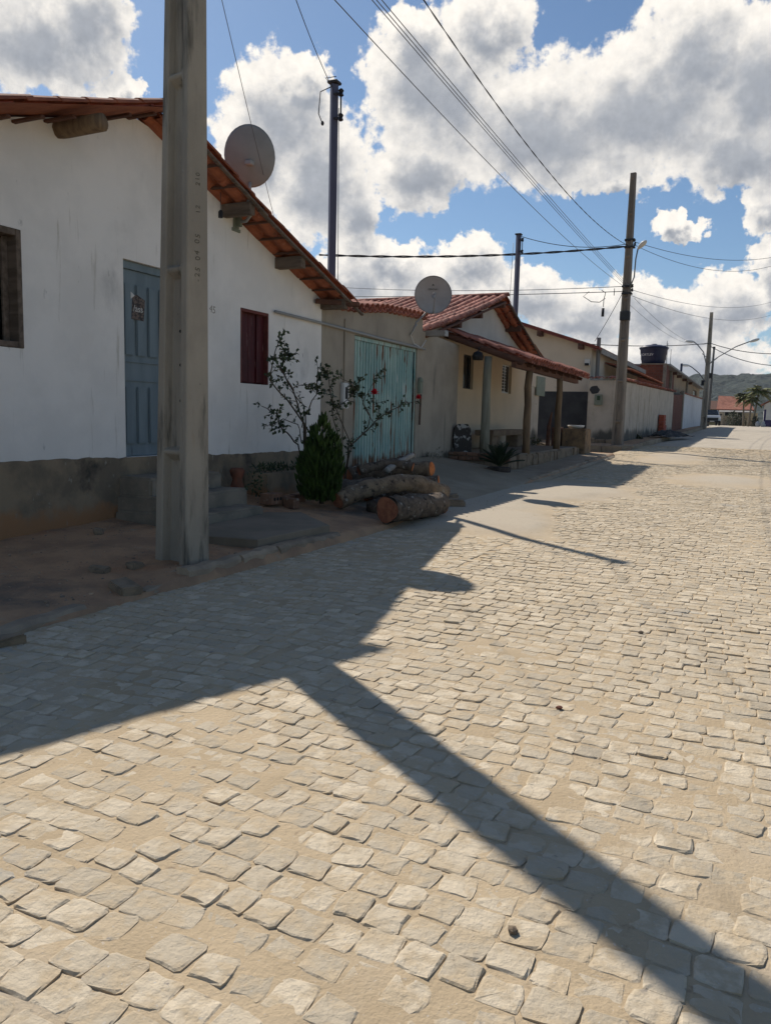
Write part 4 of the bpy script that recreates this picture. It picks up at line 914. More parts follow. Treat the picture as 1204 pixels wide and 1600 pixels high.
service_post(-8.0, 27.9, .4, 7.80, .10, 'thinner steel post rising behind the tiled roof of the porch house')

# ------------------------------------------------------------------ overhead cables
def wire(a, b, sag, r, label, m=cable_m, n=22, twist=0, group='overhead cables along the street'):
    a = Vector(a); b = Vector(b); pts = []
    for i in range(n+1):
        t = i/n; p = a.lerp(b, t); p.z -= 4*sag*t*(1-t); pts.append(p)
    mb = MB()
    if twist:
        d = (b-a).normalized(); s_ = d.cross(Vector((0, 0, 1))).normalized(); u = s_.cross(d)
        for ph in (0, math.pi):
            q = []
            for i in range(n*6+1):
                t = i/(n*6); k = min(int(t*n), n-1); p = pts[k].lerp(pts[k+1], t*n-k); an = t*(b-a).length*twist+ph
                q.append(p+s_*math.cos(an)*r+u*math.sin(an)*r)
            mb.tube(q, r, 5)
    else: mb.tube(pts, r, 5)
    o = smooth_obj(mb.build('cable', m, fix=False)); tag(o, label, 'cable', group); return o
wire((-4.5, 5.4, 7.5), (-4.66, 30.5, 7.75), .74, .0062, 'thick twisted black cable sweeping from the top edge down to the corner pole', twist=5.0)
for k, (dx, dz) in enumerate(((-.10, .06), (0, .0), (.10, -.05))):
    wire((-4.5+dx, 5.4, 6.45+dz), (-4.6+dx, 30.45, 6.33+dz*.6), .10, .006, ('upper', 'middle', 'lower')[k]+' one of three thin parallel wires running to the corner pole', cable_grey, 30)
wire((-4.5, 5.4, 6.0), (-4.6, 30.45, 6.22), .30, .006, 'single thin wire crossing the sky left of the three parallel wires', cable_grey, 30)
wire((-4.5, 5.4, 7.62), (-6.96, 12.5, 6.92), .30, .0062, 'black service wire hanging from the top edge to the tall steel post')
wire((-4.55, 5.5, 6.3), (-6.9, 10.7, 4.2), .06, .004, 'hair thin wire slanting down past the first dish', cable_grey)
wire((-4.7, 30.5, 7.72), (-13.8, 24.0, 6.75), .18, .022, 'black twisted cable from the corner pole to the left behind the steel posts', twist=4)
wire((-4.7, 30.5, 6.3), (-23.2, 34, 7.95), .3, .012, 'upper thin wire behind the tiled roof running left from the corner pole', cable_grey)
wire((-4.7, 30.5, 6.12), (-23.2, 34, 7.2), .1, .014, 'lower wire behind the porch house roof running left from the corner pole')
wire((-4.7, 30.5, 7.8), (-7.9, 27.9, 7.75), .22, .012, 'short drooping wire between the corner pole and the thinner steel post')
wire((-4.5, 30.6, 7.9), (.14, 45, 9.72), .35, .010, 'upper cable leaving the corner pole towards the right edge')
wire((-4.5, 30.6, 7.8), (.16, 45, 9.3), .55, .009, 'lower cable leaving the corner pole towards the right edge')
wire((-4.5, 30.6, 6.2), (.41, 60, 9.58), .5, .009, 'upper thin wire behind the lamp going right from the corner pole', cable_grey)
wire((-4.5, 30.6, 6.0), (.47, 60, 8.73), .6, .009, 'lower thin wire behind the lamp going right from the corner pole', cable_grey)
for k, dx in enumerate((-.2, .2)):
    wire((-4.55+dx, 30.8, 5.9), (-4.0+dx, 73.4, 8.2), .7, .007, ('left', 'right')[k]+' one of two thin wires between the corner pole and the far lamp pole', cable_grey)
wire((-11.87, 60, 7.02), (-3.9, 73.4, 8.15), .2, .03, 'cable reaching the far lamp pole from the roofs on the left')
wire((-3.9, 73.4, 8.15), (.8, 70, 6.95), .2, .03, 'upper cable from the far lamp pole to the right edge')
wire((-3.9, 73.4, 7.9), (.86, 70, 6.05), .3, .03, 'lower cable from the far lamp pole to the right edge', cable_grey)
wire((-4.75, 30.4, 6.0), (-6.15, 33.2, 4.6), .05, .012, 'slanting stay wire from the corner pole to the small roof post', cable_grey)
tg = MB()                                                    # tangle of cut cable ends hanging left of the corner pole
for (p) in ([(-5.9, 30.2, 6.12), (-6.1, 30.2, 5.95), (-5.8, 30.2, 5.75), (-5.5, 30.2, 5.72), (-5.3, 30.2, 5.85)], [(-5.45, 30.2, 6.15), (-5.3, 30.2, 6.05), (-5.35, 30.2, 5.8), (-5.35, 30.2, 5.55)], [(-5.0, 30.25, 6.2), (-5.0, 30.25, 5.95)]): tg.tube(p, .014, 5)
tg.box(-5.40, -5.31, 30.15, 30.22, 5.2, 5.5); tag(smooth_obj(tg.build('cable_loop', cable_m)), 'tangle of loose cable ends dangling left of the corner pole', 'cable')
lp = MB(); lp.tube([(-6.95, 12.45, 6.95), (-7.12, 12.35, 6.85), (-7.15, 12.35, 6.5), (-7.08, 12.35, 6.35)], .009, 5); lp.tube([(-6.95, 12.45, 6.95), (-7.05, 12.4, 7.08), (-6.9, 12.5, 7.12)], .008, 5); lp.lathe((-7.07, 12.35, 6.30), [(.02, 0), (.03, .04), (.01, .07)], 7)
tag(smooth_obj(lp.build('cable_loop', cable_m)), 'loose looped cable end hanging at the top of the tall steel post', 'cable')
wire((-6.84, 12.5, 6.6), (-6.8, 12.5, 3.4), 0, .006, 'thin wire hanging straight down beside the tall steel post', cable_grey, 4)
wire((-8.12, 27.7, 7.5), (-8.2, 27.7, 4.2), 0, .008, 'thin wire hanging straight down beside the thinner steel post', cable_grey, 4)

# ------------------------------------------------------------------ satellite dishes
def dish(c, d, r, label, rx=1.0, m=None):
    """offset dish: shallow paraboloid whose concave side faces d"""
    c = Vector(c); d = Vector(d).normalized(); s_ = d.cross(Vector((0, 0, 1))).normalized(); u = s_.cross(d)
    e = empty('satellite_dish', c, label, 'satellite dish')
    vs = []; n = 32; ks = (0.02, .25, .5, .75, .93, 1.0)
    for side in (0, 1):
        for k in ks:
            for q in range(n):
                a = 2*math.pi*q/n; vs.append(c+s_*math.cos(a)*r*rx*k+u*math.sin(a)*r*k+d*(.20*r*(k*k-1)+(0 if side == 0 else -.012)))
    m_ = len(ks); F = []
    for side in (0, 1):
        o = side*m_*n
        for i in range(m_-1):
            for q in range(n):
                f = (o+i*n+q, o+i*n+(q+1) % n, o+(i+1)*n+(q+1) % n, o+(i+1)*n+q); F.append(f if side == 0 else f[::-1])
        F.append(tuple(o+q for q in range(n)))
    for q in range(n): F.append(((m_-1)*n+q, (m_-1)*n+(q+1) % n, (2*m_-1)*n+(q+1) % n, (2*m_-1)*n+q))
    mb = MB(); mb.add(vs, F); smooth_obj(mb.build('reflector', m or dish_m, e))
    ring = MB(); ring.tube([c+s_*math.cos(2*math.pi*q/n)*r*rx+u*math.sin(2*math.pi*q/n)*r for q in range(n+1)], .009, 6, caps=False); smooth_obj(ring.build('rim', dish_back, e))
    return e, c, d, s_, u
towards = (Vector((0, 0, 1.4))-Vector((-6.1, 15.1, 3.8))).normalized()
e2, c, d, s_, u = dish((-6.02, 15.05, 3.82), (.42, -.88, .10), .375, 'round grey dish with feed arm and printed mark above the garage wall', .98, dish_light)
f1 = c+d*.42-u*.10
mb = MB(); mb.tube([c-u*.36+d*.0, c-u*.40+d*.2, c-u*.22+d*.4, f1], .013, 7); fa = smooth_obj(mb.build('feed_arm', grey_plastic, e2))
mb = MB(); mb.tube([f1, f1-d*.10+u*.03], [.035, .03], 10); mb.tube([f1-d*.02, f1-u*.09], .02, 8); smooth_obj(mb.build('feed_horn', grey_plastic, fa))
mb = MB(); mb.tube([c-d*.07, c-d*.12-u*.2, Vector((XW+.12, 14.82, 3.25)), Vector((XW+.02, 14.80, 3.0))], .02, 8); smooth_obj(mb.build('mast', grey_plastic, e2))
mb = MB(); mb.tube([Vector((XW+.14, 14.82, 3.22)), Vector((XW+.07, 14.7, 3.0)), Vector((XW+.06, 14.9, 2.85)), Vector((XW+.05, 15.3, 2.80)), Vector((XW+.05, 15.55, 2.98))], .010, 6); smooth_obj(mb.build('lead', white_plastic, e2))
Mt = Matrix(((-s_.x, u.x, d.x, 0), (-s_.y, u.y, d.y, 0), (-s_.z, u.z, d.z, 0), (0, 0, 0, 1)))
if Mt.determinant() < 0: Mt = Matrix(((s_.x, u.x, d.x, 0), (s_.y, u.y, d.y, 0), (s_.z, u.z, d.z, 0), (0, 0, 0, 1)))
text_on(e2, 'CENTURY', .045, c+u*.12-d*.055, Mt, ink_m, 'printed_mark')
mb = MB(); q = c+u*.20-d*.040; sx_ = Mt.to_3x3() @ Vector((1, 0, 0)); mb.add([q-sx_*.028-u*.015, q-sx_*.004+u*.028, q+sx_*.024-u*.012, q-u*.0], [(0, 3, 1), (1, 3, 2)]); mb.build('printed_mark', ink_m, e2)
e1, c, d, s_, u = dish((-6.5, 9.38, 4.86), (-.50, .80, .33), .39, 'large grey dish standing over the edge of the white house roof seen from behind', .86)
mb = MB(); mb.tube([c-u*.33-d*.03, c-u*.40-d*.06, Vector((-6.62, 9.42, 4.0))], .022, 8); smooth_obj(mb.build('mast', grey_plastic, e1))
mb = MB(); mb.box(-.05, .05, -.05, .05, -.03, .03, Matrix.Translation(c-d*.10-u*.08)); mb.build('clamp', grey_plastic, e1, bevel=.01)
gt = empty('gutter_end', (XW+.1, 15.6, 3.02), 'short grey metal gutter end on the wall corner under the tiled roof', 'gutter')
mb = MB(); mb.box(XW-.1, XW+.42, 15.66, 15.84, 3.075, 3.085); mb.box(XW-.1, XW+.42, 15.655, 15.668, 3.085, 3.19); mb.box(XW-.1, XW+.42, 15.832, 15.845, 3.085, 3.19); mb.build('trough', fibro, gt)
mb = MB(); mb.box(XW+.421, XW+.43, 15.655, 15.845, 3.075, 3.19); mb.build('end_plate', grey_plastic, gt)

# ------------------------------------------------------------------ plants by the white house
def leaf_quads(mb, p, d, L, w_, up):
    d = d.normalized(); s_ = d.cross(up)
    if s_.length < .05: s_ = d.cross(Vector((1, 0, 0)))
    s_.normalize(); n_ = s_.cross(d)
    mb.add([p, p+d*L*.45+s_*w_*.5+n_*L*.06, p+d*L, p+d*L*.45-s_*w_*.5+n_*L*.06, p+d*L*.5-n_*L*.02], [(0, 1, 4), (1, 2, 4), (2, 3, 4), (3, 0, 4)])
def rvec(z=0): 
    v = Vector((rnd.gauss(0, 1), rnd.gauss(0, 1), rnd.gauss(0, 1)+z)); return v.normalized()
def add_rnd_attr(o, per):
    n = len(o.data.vertices); a = np.repeat(np.random.default_rng(3).random(n//per+1), per)[:n].astype(np.float32)
    at = o.data.attributes.new('rnd', 'FLOAT', 'POINT'); at.data.foreach_set('value', a)
def rose_bush(base, label, stems, dense, roses=()):
    e = empty('rose_bush', base, label, 'rose bush'); st = MB(); lf = MB()
    for path, r, nl in stems:
        nl = int(nl*.62)
        P = [Vector((p[0]+rnd.uniform(-.05, .05), p[1], p[2])) for p in path]
        Q = []
        for a, b in zip(P[:-1], P[1:]):
            for k in range(3): Q.append(a.lerp(b, k/3)+rvec()*.012)
        Q.append(P[-1]); st.tube(Q, [r*(1-.65*i/len(Q)) for i in range(len(Q))], 6)
        for k in range(nl):                                   # side twigs with clusters of leaflets towards the tips
            t = rnd.random()**.55; i = min(int(t*(len(Q)-1)), len(Q)-2); p = Q[i].lerp(Q[i+1], rnd.random())
            d = (Q[i+1]-Q[i]).normalized()+rvec(.2)*1.1; L = rnd.uniform(.04, .16); q = p+d.normalized()*L
            st.tube([p, q], .0025, 4)
            for s in range(6):
                c_ = p.lerp(q, .4+.13*s)+rvec()*.008; leaf_quads(lf, c_, rvec(-.15)+d*.4, rnd.uniform(.045, .075), rnd.uniform(.034, .050), rvec(1.5))
    smooth_obj(st.build('stems', stem_m, e, fix=False)); o = lf.build('leaves', leaf_rose, e, fix=False); add_rnd_attr(o, 5); o['kind'] = 'stuff'
    for c, r in roses:
        mb = MB(); c = Vector(c)
        for ring, (rr, tilt, n_) in enumerate(((.25, 1.35, 4), (.5, 1.05, 6), (.8, .6, 7), (1.0, .15, 8))):
            for k in range(n_):
                a = 2*math.pi*k/n_+ring*.5; dd = Vector((math.cos(a)*math.cos(tilt), math.sin(a)*math.cos(tilt), math.sin(tilt)))
                leaf_quads(mb, c+dd*r*.1, dd, r*1.05, r*.85, Vector((0, 0, 1)))
        mb.build('rose', petal, e, fix=False)
X5, X4 = -5.8, -5.4
rose_bush((-5.8, 9.7, .5), 'sparse dark rose bush with bare stems before the white wall left of the conifer', [
    ([(X5, 9.75, .45), (X5, 9.53, .95), (X5, 9.29, 1.12), (X5, 9.09, 1.25), (X5, 8.94, 1.38), (X5, 8.66, 1.48)], .013, 26),
    ([(X5, 9.78, .45), (X5, 9.69, 1.23), (X5, 9.19, 1.57), (X5, 8.80, 1.82), (X5, 8.93, 2.13), (X5, 9.12, 2.40)], .014, 34),
    ([(X5, 9.8, .5), (X5, 9.77, 1.25), (X5, 9.39, 1.71), (X5, 9.23, 1.89), (X5, 9.13, 2.01), (X5, 9.38, 2.22)], .013, 36),
    ([(X5, 9.84, .5), (X5, 9.76, 1.37), (X5, 10.04, 1.68), (X5, 10.14, 2.08)], .012, 30),
    ([(X5, 9.76, 1.2), (X5, 9.71, 1.5), (X5, 9.28, 1.73), (X5, 9.75, 1.81), (X5, 10.15, 1.77)], .009, 22),
    ([(X5, 9.7, 1.0), (X5, 9.6, 1.25), (X5, 9.19, 1.31), (X5, 8.90, 1.25), (X5, 8.67, 1.22)], .008, 16),
    ([(X5, 9.4, 1.70), (X5, 9.15, 1.95), (X5, 8.98, 2.12), (X5, 9.3, 2.2)], .007, 26)], 1)
rose_bush((-5.4, 10.3, .4), 'rose bush with two red roses reaching across the teal gate', [
    ([(X4, 10.25, .4), (X4, 10.38, .92), (X4, 10.96, 1.17), (X4, 11.38, 1.36), (X4, 11.82, 1.46), (X4, 12.21, 1.59), (X4, 12.93, 1.67)], .014, 40),
    ([(X4, 11.03, 1.2), (X4, 10.9, 1.4), (X4, 10.67, 1.62), (X4, 10.34, 1.84), (X4, 10.04, 1.91)], .008, 24),
    ([(X4, 11.2, 1.3), (X4, 10.81, 1.56), (X4, 11.0, 1.84), (X4, 11.41, 2.04)], .007, 14),
    ([(X4, 10.3, .6), (X4, 10.38, .95), (X4, 9.87, 1.62), (X4, 9.58, 2.04)], .010, 44),
    ([(X4, 11.45, 1.36), (X4, 11.3, 1.5), (X4, 11.15, 1.66)], .006, 10),
    ([(X4, 10.1, 1.0), (X4, 9.88, 1.46), (X4, 10.41, 1.64), (X4, 10.66, 1.88)], .008, 40)], 1, [((X4, 11.17, 1.72), .085), ((X4, 12.95, 1.70), .075)])

def conifer(base, h, r, label):
    e = empty('conifer', base, label, 'shrub'); B = Vector(base)
    mb = MB(); mb.tube([B, B+Vector((0, 0, h*.5)), B+Vector((0, 0, h*.9))], [.035, .02, .006], 7); mb.build('trunk', stem_m, e)
    mb = MB(); tops = [(0, 0, 1.0), (.10, .05, .9), (-.12, .06, .86), (.05, -.13, .80), (-.07, -.1, .82), (.17, -.06, .7), (-.2, -.05, .68)]
    lead = [(0, 0, 1.0, .19, 3), (.13, .03, .80, .17, 2), (-.15, .04, .84, .16, 2), (.03, -.15, .74, .17, 2), (-.06, -.12, .62, .18, 2), (.16, -.10, .58, .16, 2), (-.18, -.08, .55, .15, 1.5), (.02, .15, .8, .16, 1.5)]
    for (dx, dy, hh, lr, wt) in lead:
        for k in range(int(190*wt)):
            t = rnd.random()**1.1; a = rnd.uniform(0, 2*math.pi); H_ = h*hh
            rr = lr*r/.33*(math.sin(math.pi*min(1, t*.80+.20))**.8)*(.5+.55*rnd.random()**.5)
            p = B+Vector((dx*(.75+.4*t)+math.cos(a)*rr, dy*(.75+.4*t)+math.sin(a)*rr, .03+H_*t*.90))
            d = (Vector((math.cos(a)*.30+dx*.5, math.sin(a)*.30+dy*.5, 1))+rvec()*.24).normalized(); L = rnd.uniform(.09, .19)*(1-.3*t)
            s_ = d.cross(rvec()).normalized(); w_ = rnd.uniform(.012, .022)
            mb.add([p, p+d*L*.35+s_*w_, p+d*L*.7+s_*w_*.6, p+d*L, p+d*L*.7-s_*w_*.6, p+d*L*.35-s_*w_], [(0, 1, 5), (1, 2, 4, 5), (2, 3, 4)])
    o = mb.build('foliage', leaf_thuja, e, fix=False); add_rnd_attr(o, 6); o['kind'] = 'stuff'
conifer((-5.2, 9.2, .20), 1.24, .32, 'dense green pointed conifer between the white house and the log pile')
# ring of bricks round the conifer, planter trough, flower pot, loose brick
for k in range(4):
    a = math.pi*(.88+k*.16); p = Vector((-5.2+.44*math.cos(a), 9.10+.40*math.sin(a), .20))
    Mx = Matrix.Translation(p) @ Matrix.Rotation(a+math.pi/2+rnd.uniform(-.15, .15), 4, 'Z') @ Matrix.Rotation(rnd.uniform(-.08, .08), 4, 'X')
    mb = MB(); mb.box(-.10, .10, -.05, .05, -.03, .10, Mx, j=.006); o = mb.build('brick', brick_m, bevel=.008)
    tag(o, ('%s brick of the low row around the conifer foot' % ('leftmost', 'second', 'third', 'rightmost')[k]), 'brick', 'bricks around the conifer foot')
tr = empty('planter', (-6.1, 9.6, .28), 'dark concrete planter trough against the cement dado behind the conifer', 'planter')
mb = MB(); mb.box(-6.36, -5.98, 9.05, 10.2, .2, .56, j=.01); mb.build('trough', cement_dark, tr, bevel=.015, seg=2)
mb = MB()
for k in range(160):
    p = Vector((rnd.uniform(-6.3, -6.02), rnd.uniform(9.1, 10.15), .55)); leaf_quads(mb, p+Vector((0, 0, rnd.uniform(0, .1))), rvec(.9), rnd.uniform(.05, .11), .03, rvec(1))
o = mb.build('leaves', leaf_rose, tr, fix=False); o['kind'] = 'stuff'
pot = empty('flower_pot', (-6.0, 8.36, .3), 'leaning terracotta jar beside the steps at the white wall', 'pot')
mb = MB(); mb.lathe((-6.0, 8.40, .26), [(.07, 0), (.10, .08), (.085, .2), (.06, .27), (.085, .33), (.10, .38), (.075, .42)], 14); smooth_obj(mb.build('jar', clay, pot))
mb = MB()
for k in range(70): leaf_quads(mb, Vector((-5.95+rnd.gauss(0, .07), 8.72+rnd.gauss(0, .08), .30+rnd.random()*.28)), rvec(.5), rnd.uniform(.04, .08), .035, rvec(1))
o = mb.build('weed', leaf_rose, fix=False); tag(o, 'small green weed between the terracotta jar and the planter', 'plant', kind='stuff')
hb = empty('hollow_brick', (-5.62, 8.62, .25), 'loose hollow clay brick with round holes on the dirt past the steps', 'brick')
mb = MB(); mb.box(-5.72, -5.53, 8.5, 8.76, .22, .36); mb.build('block', brick_m, hb, bevel=.006)
for yy in (8.56, 8.63, 8.70):
    mb = MB(); mb.tube([(-5.54, yy, .29), (-5.526, yy, .29)], .024, 8); mb.build('hole', black_m, hb)

# ------------------------------------------------------------------ pile of cut logs
def log(path, r, label, m=bark, cuts=(1, 1), faces=(cut_wood, cut_wood), seg=20, r1=None):
    P = [Vector(p) for p in path]; Q = []
    n = 26
    for i in range(n+1):
        t = i/n*(len(P)-1); k = min(int(t), len(P)-2); f = t-k
        p0, p1, p2, p3 = P[max(k-1, 0)], P[k], P[k+1], P[min(k+2, len(P)-1)]
        Q.append(.5*((2*p1)+(-p0+p2)*f+(2*p0-5*p1+4*p2-p3)*f*f+(-p0+3*p1-3*p2+p3)*f**3))
    r1 = r1 or r
    e = empty('log', P[0], label, 'log', 'felled logs piled by the conifer')
    rr = [r+(r1-r)*i/n+r*.05*math.sin(i*1.1+r*50) for i in range(n+1)]
    mb = MB(); mb.tube(Q, rr, seg, caps=False, wob=.24); mb.tube(Q, [x*.9 for x in rr], seg, caps=True); smooth_obj(mb.build('bark', m, e, fix=False))
    for end, on in zip((0, n), cuts):
        if not on: continue
        d = (Q[0]-Q[1] if end == 0 else Q[n]-Q[n-1]).normalized(); mb = MB()
        a = d.cross(Vector((0, 0, 1))).normalized(); b = a.cross(d); vs = []
        for q in range(18):
            t = 2*math.pi*q/18; k = rr[end]*(.93+.07*math.sin(3*t+r*30)); vs.append(Q[end]+d*(.012+.006*math.sin(t))+(a*math.cos(t)+b*math.sin(t))*k)
        core = Q[end]+d*.02
        vs2 = [core+(v-core)*.28-d*.004 for v in vs]
        mb.add(vs+vs2+[core-d*.012], [(q, (q+1) % 18, 18+(q+1) % 18, 18+q) for q in range(18)]+[(18+q, 18+(q+1) % 18, 36) for q in range(18)]); mb.build('cut_face', faces[0 if end == 0 else 1], e)
    return e
log([(-4.05, 8.82, .235), (-3.95, 9.4, .225), (-3.84, 10.12, .21)], .165, 'thick straight log lying in front of the pile with both ends cut', bark, faces=(cut_dull, cut_wood), r1=.15)
log([(-4.93, 9.16, .26), (-4.75, 9.6, .385), (-4.46, 10.0, .46), (-4.19, 10.3, .43), (-3.98, 10.62, .28)], .115, 'long arched pale log bent over the front log', bark_pale, (1, 0), (cut_dull, cut_dull), r1=.125)
log([(-5.62, 11.75, .46), (-5.15, 11.72, .50), (-4.62, 11.70, .57)], .145, 'upper log of the pile with a bright orange cut end', bark_pale, (0, 1), r1=.125)
log([(-5.4, 11.15, .25), (-4.95, 11.2, .31), (-4.36, 11.34, .40)], .11, 'log with a small orange cut end below the upper log', bark, (0, 1), r1=.10)
log([(-5.75, 11.0, .42), (-5.45, 11.5, .50), (-5.30, 12.2, .58)], .15, 'dark rough log at the back of the pile by the gate', bark, (1, 1), (cut_dull, cut_dull))
log([(-5.25, 9.62, .33), (-5.0, 10.2, .36), (-4.7, 10.9, .30)], .135, 'short mottled stump log between the conifer and the arched log', bark, (1, 1), (cut_dull, cut_dull))
log([(-5.02, 10.85, .56), (-4.96, 11.2, .68), (-4.86, 11.5, .79)], .05, 'thin pale grey branch sticking up from the pile', mat('pale_branch', (.33, .31, .28), (.25, .23, .2), 8, bump=.5, bs=40, bd=.005), (0, 1), (cut_dull, cut_dull), r1=.04)
log([(-5.0, 10.2, .24), (-4.75, 10.8, .34), (-4.5, 11.25, .36)], .12, 'mottled log lying between the arched log and the upper log', bark, (1, 1), (cut_dull, cut_wood))
log([(-5.75, 11.75, .40), (-5.35, 12.05, .52), (-4.95, 12.0, .56)], .09, 'crooked thinner log lying across the back of the pile near the gate', bark_pale, (1, 1), (cut_dull, cut_wood), r1=.075)
log([(-5.4, 10.7, .55), (-5.05, 11.05, .66), (-4.72, 11.15, .62)], .075, 'thin bent log resting on top of the pile', bark, (1, 1), (cut_dull, cut_wood), r1=.065)
log([(-4.6, 9.5, .16), (-4.45, 10.0, .18), (-4.25, 10.6, .16)], .11, 'dark log hidden beneath the arched log', bark, (0, 0))
for k, (x, y, s1, s2, h, lb) in enumerate([(-4.10, 11.25, .20, .14, .10, 'pale broken kerb block right of the log pile'), (-4.35, 11.75, .16, .12, .09, 'brown stone behind the pale kerb block by the logs'), (-4.0, 10.75, .13, .10, .07, 'small stone tucked at the right end of the front log')]):
    mb = MB(); mb.box(-s1, s1, -s2, s2, -.06, h, Matrix.Translation((x, y, pz1(x, y))) @ Matrix.Rotation(k+.4, 4, 'Z'), j=.03); tag(mb.build('broken_stone', stone_rub, bevel=.03, seg=2), lb, 'stone')
cw = MB()
for k in range(90): leaf_quads(cw, Vector((XW+.12+rnd.gauss(0, .08), 15.9+rnd.uniform(-.5, .9), .40+abs(rnd.gauss(0, .12)))), rvec(.7), rnd.uniform(.05, .10), .02, rvec(1))
tag(cw.build('weed', leaf_bush, fix=False), 'dry weeds at the foot of the grey wall right of the gate', 'plant', kind='stuff')

# ------------------------------------------------------------------ things on and by the porch
bench = empty('bench', (-6.2, 21, .58), 'heavy brown stone bench on two block legs against the cream wall', 'bench')
mb = MB(); mb.box(-6.62, -6.12, 19.75, 23.3, .93, 1.08, j=.008); mb.build('seat', mat('bench_stone', (.20, .15, .10), (.15, .11, .075), 5, bump=.5, bs=26, bd=.01), bench, bevel=.015, seg=2)
for y in (19.95, 22.4):
    mb = MB(); mb.box(-6.55, -6.2, y, y+.55, .58, .928, j=.008); mb.build('leg', MATS['bench_stone'], bench, bevel=.015, seg=2)
pq = empty('stone_slab', (-6.0, 17.0, .6), 'upright blotchy black and white slab leaning on the porch brick step', 'stone slab')
blot = mat('blotched_stone', (.045, .04, .035), (.36, .35, .32), 7, lo=.53, hi=.58, bump=.5, bs=30, bd=.01)
mb = MB(); n_ = 16; ol = [(-.20, 0), (.18, 0), (.19, .3), (.17, .54), (.11, .64), (-.11, .64), (-.18, .56), (-.21, .3)]
Mx = Matrix.Translation((-6.16, 17.55, .58)) @ Matrix.Rotation(R(38), 4, 'Z') @ Matrix.Rotation(R(-9), 4, 'X')
vs = [Mx @ Vector((x, y, z)) for y in (-.07, .07) for x, z in ol]; m8 = len(ol)
mb.add(vs, [tuple(range(m8)), tuple(range(2*m8-1, m8-1, -1))]+[(i, (i+1) % m8, m8+(i+1) % m8, m8+i) for i in range(m8)]); mb.build('slab', blot, pq, bevel=.02, seg=2)
pl = empty('porch_lamp', (-5.8, 17.4, 2.9), 'black round lamp under the near corner of the porch roof', 'lamp')
mb = MB(); mb.lathe((-5.82, 17.40, 2.70), [(.03, .2), (.10, .17), (.135, .08), (.11, 0)], 14); smooth_obj(mb.build('shade', black_m, pl))
mb = MB(); mb.tube([(-5.82, 17.40, 2.9), (-5.82, 17.54, 3.02)], .015, 6); mb.build('rod', black_m, pl)
sg = empty('sago_palm', (-4.85, 16.25, .24), 'dark green sago palm in a low pot on the pavement before the porch', 'palm')
mb = MB(); mb.lathe((-4.85, 16.2, .20), [(.17, 0), (.24, .05), (.26, .16), (.20, .17)], 14); mb.build('pot', mat('dark_pot', (.06, .05, .045), (.04, .035, .03), 8), sg)
for k in range(2):
    mb = MB(); mb.box(-.14, .14, -.06, .06, 0, .12, Matrix.Translation((-5.12-.02*k, 16.02+.42*k, .22)) @ Matrix.Rotation(.3+k, 4, 'Z'), j=.008); tag(mb.build('brick', brick_m, bevel=.008), ('left', 'right')[k]+' loose brick beside the sago palm pot', 'brick')
for k in range(26):
    a = 2*math.pi*k/26+rnd.uniform(-.1, .1); el = rnd.uniform(.45, 1.35); L = rnd.uniform(.5, .70); mb = MB(); pts = []
    for i in range(9):
        t = i/8; pts.append(Vector((-4.85+math.cos(a)*L*t*math.cos(el), 16.2+math.sin(a)*L*t*math.cos(el), .38+L*t*math.sin(el)-.22*t*t*L)))
    mb.tube(pts, .006, 4)
    for i in range(2, 16):
        t = i/16; j = min(int(t*8), 7); p = pts[j].lerp(pts[j+1], t*8-j); d = (pts[j+1]-pts[j]).normalized(); s_ = d.cross(Vector((0, 0, 1))).normalized()
        for sg_ in (-1, 1): leaf_quads(mb, p, s_*sg_+d*.7+Vector((0, 0, .25)), .15*(1-.5*abs(t-.4)), .020, Vector((0, 0, 1)))
    mb.build('frond', leaf_sago, sg, fix=False)
wl = empty('well', (-5.1, 25.3, .4), 'square mottled cement block beyond the last porch post with a white basin on top', 'well')
mb = MB(); mb.box(-5.46, -4.72, 24.85, 25.75, .25, 1.13, j=.012); mb.build('block', well_m, wl, bevel=.025, seg=2)
bs = MB(); bs.lathe((-5.1, 25.2, 1.135), [(.16, 0), (.24, .04), (.27, .10), (.25, .10), (.20, .05), (.02, .035)], 18); tag(smooth_obj(bs.build('basin', white_plastic)), 'white shallow basin lying on the cement block', 'basin')
dk = MB(); dk.box(-5.78, -5.52, 24.75, 25.3, .35, 1.15, j=.02); tag(dk.build('wooden_box', wood_dark, bevel=.01), 'dark brown box between the last porch post and the cement block', 'box')
dk = MB(); dk.tube([(-5.86, 24.7, .4), (-5.84, 24.72, 1.2), (-5.78, 24.74, 1.62)], [.07, .06, .02], 7); tag(dk.build('wooden_stake', wood_dark), 'dark pointed stake leaning by the last porch post', 'stake')
fern = MB()
for k in range(80): leaf_quads(fern, Vector((-6.2+rnd.gauss(0, .12), 24.4+rnd.gauss(0, .2), .58+abs(rnd.gauss(0, .10)))), rvec(.7), rnd.uniform(.08, .16), .04, rvec(1))
tag(fern.build('fern', leaf_bush, fix=False), 'low green fern on the porch floor behind the posts', 'plant', kind='stuff')
sw = empty('side_gate_wall', (XP, 27, .4), 'narrow whitewashed wall strip with a green panel beyond the porch door', 'wall')
strip_wall(frange(26.02, 27.4, .5), lambda u: .2, lambda u: 2.5, [], .15, facing_street(XP+.02)).build('wall', wall_old_white, sw)
mb = MB(); mb.box(XP+.05, XP+.10, 26.75, 27.9, 2.2, 2.86); mb.build('green_panel', green_metal, sw, bevel=.01)
mb = MB(); mb.box(XP-.02, XP+.045, 26.04, 26.16, .55, 2.6); mb.build('door_jamb', wood_old, sw, bevel=.006)

